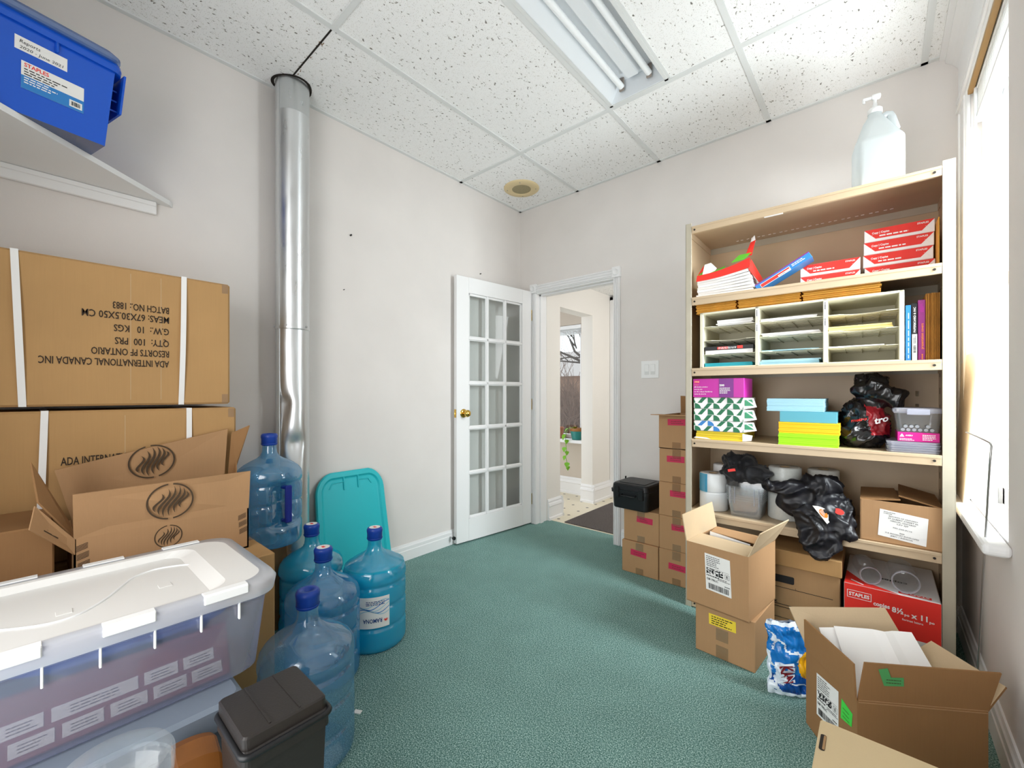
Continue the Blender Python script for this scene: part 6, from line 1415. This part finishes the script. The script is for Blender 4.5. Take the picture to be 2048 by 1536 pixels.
t = thing('paper_sheet', 'sheet of white paper sticking out of the half open box', 'paper', tuple(UM @ V((0.1, 0.145, uh - 0.02))))
G(UM).panel([(0.035, 0.139, uh - 0.05), (0.205, 0.139, uh - 0.05), (0.205, 0.143, uh + 0.004), (0.035, 0.147, uh + 0.018)], 0.0008, 'paper_white').obj('sheet', t)

# big open box at the right
BA = math.radians(33.6)
QM = Matrix.Translation((2.322, -1.325, 0)) @ Matrix.Rotation(BA, 4, 'Z')     # x along the near face to the window, y along the left face into the room
t = thing('open_box', 'large open cardboard box with green stickers by the window wall', 'cardboard box', tuple(QM @ V((0.16, 0.125, 0))))
qw, qd, qh = 0.318, 0.252, 0.254
flapbox(G(QM), 0, qw, 0, qd, 0, qh, 0.005, 'cardboard_dark').obj('carton_body', t)
g = G(QM); g.panel([(0.002, 0, qh), (qw, 0, qh), (qw + 0.028, -0.004, qh + 0.108), (0.018, -0.002, qh + 0.108)], 0.005, 'cardboard_dark')
fm_ = lambda x, y, h=0.0: QM @ V((x, -0.0012 - h - 0.003 * y / 0.1, qh + y))
g.box(0.003, qw - 0.001, -0.0016, 0.0, qh - 0.004, qh - 0.002, 'cardboard'); g.box(0.003, qw - 0.001, -0.0012, 0.0, qh + 0.002, qh + 0.004, 'cardboard')
g.poly(fm_, [(0.050, 0.094), (0.065, 0.049), (0.114, 0.052), (0.113, 0.076), (0.082, 0.074), (0.073, 0.099)], 'label_green_dull'); g.lines(fm_, 0.070, 0.11, 0.056, 0.072, 2, 'ink_brown', h=0.0006, seed=3, fill=0.25); g.obj('flap', t)
g = G(QM); g.panel([(0, 0.0, qh), (-0.004, 0.003, qh + 0.100), (-0.004, qd - 0.004, qh + 0.094), (0, qd, qh)][::-1], 0.005, 'cardboard_dark'); g.obj('flap', t)
g = G(QM); g.panel([(qw, 0.0, qh), (qw, qd, qh), (qw + 0.052, qd - 0.01, qh + 0.050), (qw + 0.062, 0.02, qh + 0.056)], 0.005, 'cardboard_dark', inner='cardboard_pale'); g.obj('flap', t)
g = G(QM); g.panel([(0.0, qd, qh), (-0.035, qd + 0.040, qh + 0.112), (qw - 0.055, qd + 0.040, qh + 0.128), (qw, qd, qh)], 0.005, 'cardboard_pale'); g.obj('flap', t)
sm_ = plane((0, 0, 0), (0, -1, 0), (0, 0, 1), 0.0009, QM)                     # left face, read from outside: right is towards the near corner
g = G(); sl2 = lambda x, y, h=0.0: sm_(-0.190 + x, qh - 0.165 + y + 0.14 * x - 0.013, h); ship_label(g, sl2, 0.110, 0.132, 5, 'GB YRLC'); g.obj('shipping_label', t, label='white shipping label')
g = G(); g.poly(sm_, [(-0.070, qh - 0.099), (-0.022, qh - 0.090), (-0.018, qh - 0.050), (-0.066, qh - 0.040)], 'label_green'); g.lines(sm_, -0.06, -0.03, qh - 0.09, qh - 0.055, 3, 'ink_brown', h=0.0006, seed=3, fill=0.15); g.obj('green_sticker', t, label='bright green sticker')
# contents: big white sheets and kraft board
t = thing('paper_sheet', 'large white sheet with a cut line leaning out of the big open box', 'paper', tuple(QM @ V((0.17, 0.12, 0.01))))
g = G(QM); n = 16; P = []
for i in range(n + 1):
    x = 0.022 + 0.282 * i / n; w = 0.010 * math.exp(-((x - 0.20) / 0.022) ** 2)
    P.append((x, w))
top_y, bot_y, zb, ztp = 0.212, 0.030, 0.205, 0.350
vs = [(x, bot_y - w * 0.2, zb) for x, w in P] + [(x * 0.86 + 0.030 + 0.0, (top_y + bot_y) / 2 - w, (zb + ztp) / 2 - 0.012) for x, w in P] + [(x * 0.80 + 0.045, top_y - w, ztp - 0.004 * i_ / n) for i_, (x, w) in enumerate(P)]
fs = [(r * (n + 1) + i, r * (n + 1) + i + 1, (r + 1) * (n + 1) + i + 1, (r + 1) * (n + 1) + i) for r in (0, 1) for i in range(n)]
g.add(vs, fs, 'paper_white'); g.add([(x, y + 0.0015, z - 0.001) for x, y, z in vs], [f[::-1] for f in fs], 'paper_white'); g.obj('sheet', t)
t = thing('paper_sheet', 'second white sheet peeping out left of the large one in the big open box', 'paper', tuple(QM @ V((0.05, 0.2, 0.1))))
G(QM).panel([(0.010, 0.075, 0.215), (0.10, 0.075, 0.215), (0.085, 0.216, 0.345), (0.020, 0.216, 0.340)], 0.001, 'paper_white').obj('sheet', t)

# pale carton at the bottom edge
t = thing('cardboard_box', 'pale tan cardboard box with a slot, cut off by the bottom edge', 'cardboard box', (2.45, -1.93, 0))
g = G(); g.box(2.272, 2.638, -2.15, -1.700, 0.0004, 0.398, 'kraft_lid', 0.003); g.obj('carton_body', t)
mp = plane((2.272, -1.700, 0.398), (1, 0, 0), (0, 1, 0), 0.0009)
g = G(); g.poly(mp, [(0.010 + x, -0.075 + y) for x, y in rrect(0.010, 0.050, 0.004, 3)], 'slot_dark'); g.poly(mp, [(0.0125 + x, -0.075 + y) for x, y in rrect(0.004, 0.044, 0.0018, 3)], 'cardboard_brown', h=0.0006); g.obj('slot', t)

# bag of chips
mat('chip_navy', '0d4f9e', 0.25, spec=0.6)
t = thing('chip_bag', 'blue and white snack bag slumped between the boxes and the shelving', 'snack bag', (2.13, -1.0, 0))
CM = Matrix.Translation((2.128, -1.000, 0.002)) @ Matrix.Rotation(math.radians(30), 4, 'Z')
n_, m_ = 44, 60; W_ = 0.078
def chip(u, v, side):
    x = (u - 0.5) * 2 * W_ * (1 - 0.10 * v); e = max(0, 1 - abs(u - 0.5) * 2) ** 0.5 * (max(0, math.sin(PI * min(1, max(0, v * 0.97 + 0.015)))) ** 0.45)
    wr = noise.noise(V((u * 5, v * 7, side * 3))) * 0.014 + (0.5 - abs(noise.noise(V((u * 7 + v * 3, v * 6, side * 5 + 2))))) * 0.014
    y = side * (0.042 * e * (1 - 0.35 * v)) + wr + 0.035 * v
    return V((x + noise.noise(V((v * 6, u * 2, 4))) * 0.008, y, 0.250 * v + 0.012 * noise.noise(V((u * 4, 3, v))) * v))
g = G(CM)
for side in (-1, 1):
    vs = [chip(i / n_, j / m_, side) for j in range(m_ + 1) for i in range(n_ + 1)]
    vs = [V((p.x, p.y, max(p.z, 0.0))) for p in vs]
    for j in range(m_):
        for i in range(n_):
            u, v = (i + 0.5) / n_, (j + 0.5) / m_
            m_name = 'chip_blue'; nz = noise.noise(V((u * 3, v * 9, 7))); sw = math.sin(u * 7 + v * 17 + nz * 3)
            if v < 0.06 or v > 0.955: m_name = 'chip_white'
            elif side < 0 and (u - 0.84) ** 2 * 0.6 + (v - 0.45 - nz * 0.03) ** 2 < 0.034: m_name = 'chip_gold'
            elif sw > 0.93 or (u < 0.05 + nz * 0.05 and v < 0.6): m_name = 'chip_white'
            elif side < 0 and abs(u - 0.22 - (v - 0.3) * 0.1) < 0.11 + nz * 0.05 and 0.17 < v < 0.45: m_name = 'chip_white'
            elif v < 0.30 + 0.2 * nz: m_name = 'chip_navy'
            f = (j * (n_ + 1) + i, j * (n_ + 1) + i + 1, (j + 1) * (n_ + 1) + i + 1, (j + 1) * (n_ + 1) + i)
            g.add([vs[q] for q in f], [(0, 1, 2, 3) if side < 0 else (3, 2, 1, 0)], m_name, True)
g.obj('bag_film', t)
cm = lambda u0, v0, du, dv: (lambda x, y, h=0.0: CM @ (chip(u0 + x * du[0] + y * dv[0], v0 + x * du[1] + y * dv[1], -1) + V((0, -0.004 - h, 0))))
g = G(); g.text('KAN', cm(0.20, 0.42, (0.9, -5.2), (4.6, 1.0)), -0.004, -0.004, 0.060, 'chip_white', 0.050, 0.10); g.text('KAN', cm(0.20, 0.42, (0.9, -5.2), (4.6, 1.0)), 0, 0, 0.052, 'chip_maroon', 0.044, 0.05, h=0.002)
g.obj('lettering', t); g = G(); g.text('MIUM', cm(0.25, 0.085, (5.2, -0.2), (0, 3.6)), 0, 0, 0.010, 'navy_print', 0.055, 0.03); g.obj('lettering', t); g = G(); g.text('MUNIM', cm(0.10, 0.62, (0.6, 3.6), (-4.6, 0.8)), 0, -0.006, 0.014, 'chip_white', 0.045, 0.03); g.obj('lettering', t)

# thin bent rod and cream board in the window corner
G().tube([(2.600, -0.640, 0.965), (2.6085, -0.80, 0.962), (2.6125, -0.975, 0.958), (2.6135, -0.99, 0.950), (2.6125, -0.975, 0.90), (2.612, -0.85, 0.47), (2.614, -0.71, 0.004)], 0.0026, 'steel', 8).obj('metal_rod', label='thin bent metal rod leaning in front of the window sill', cat='rod')
t = thing('cream_board', 'cream board with white edge leaning in the window corner behind the shelving', 'board', (2.63, -0.42, wz0 + 0.001))
CB = [(2.648, -0.53, 1.262), (2.648, -0.10, 1.262), (2.630, -0.10, wz0 + 0.004), (2.626, -0.36, wz0 + 0.004)]
g = G(); g.panel([CB[0], CB[3], CB[2], CB[1]], 0.006, 'cream_board'); g.obj('board', t)
g = G(); g.tube([CB[1], CB[0], CB[3]], 0.006, 'white_plastic', 6); g.obj('edge_strip', t)
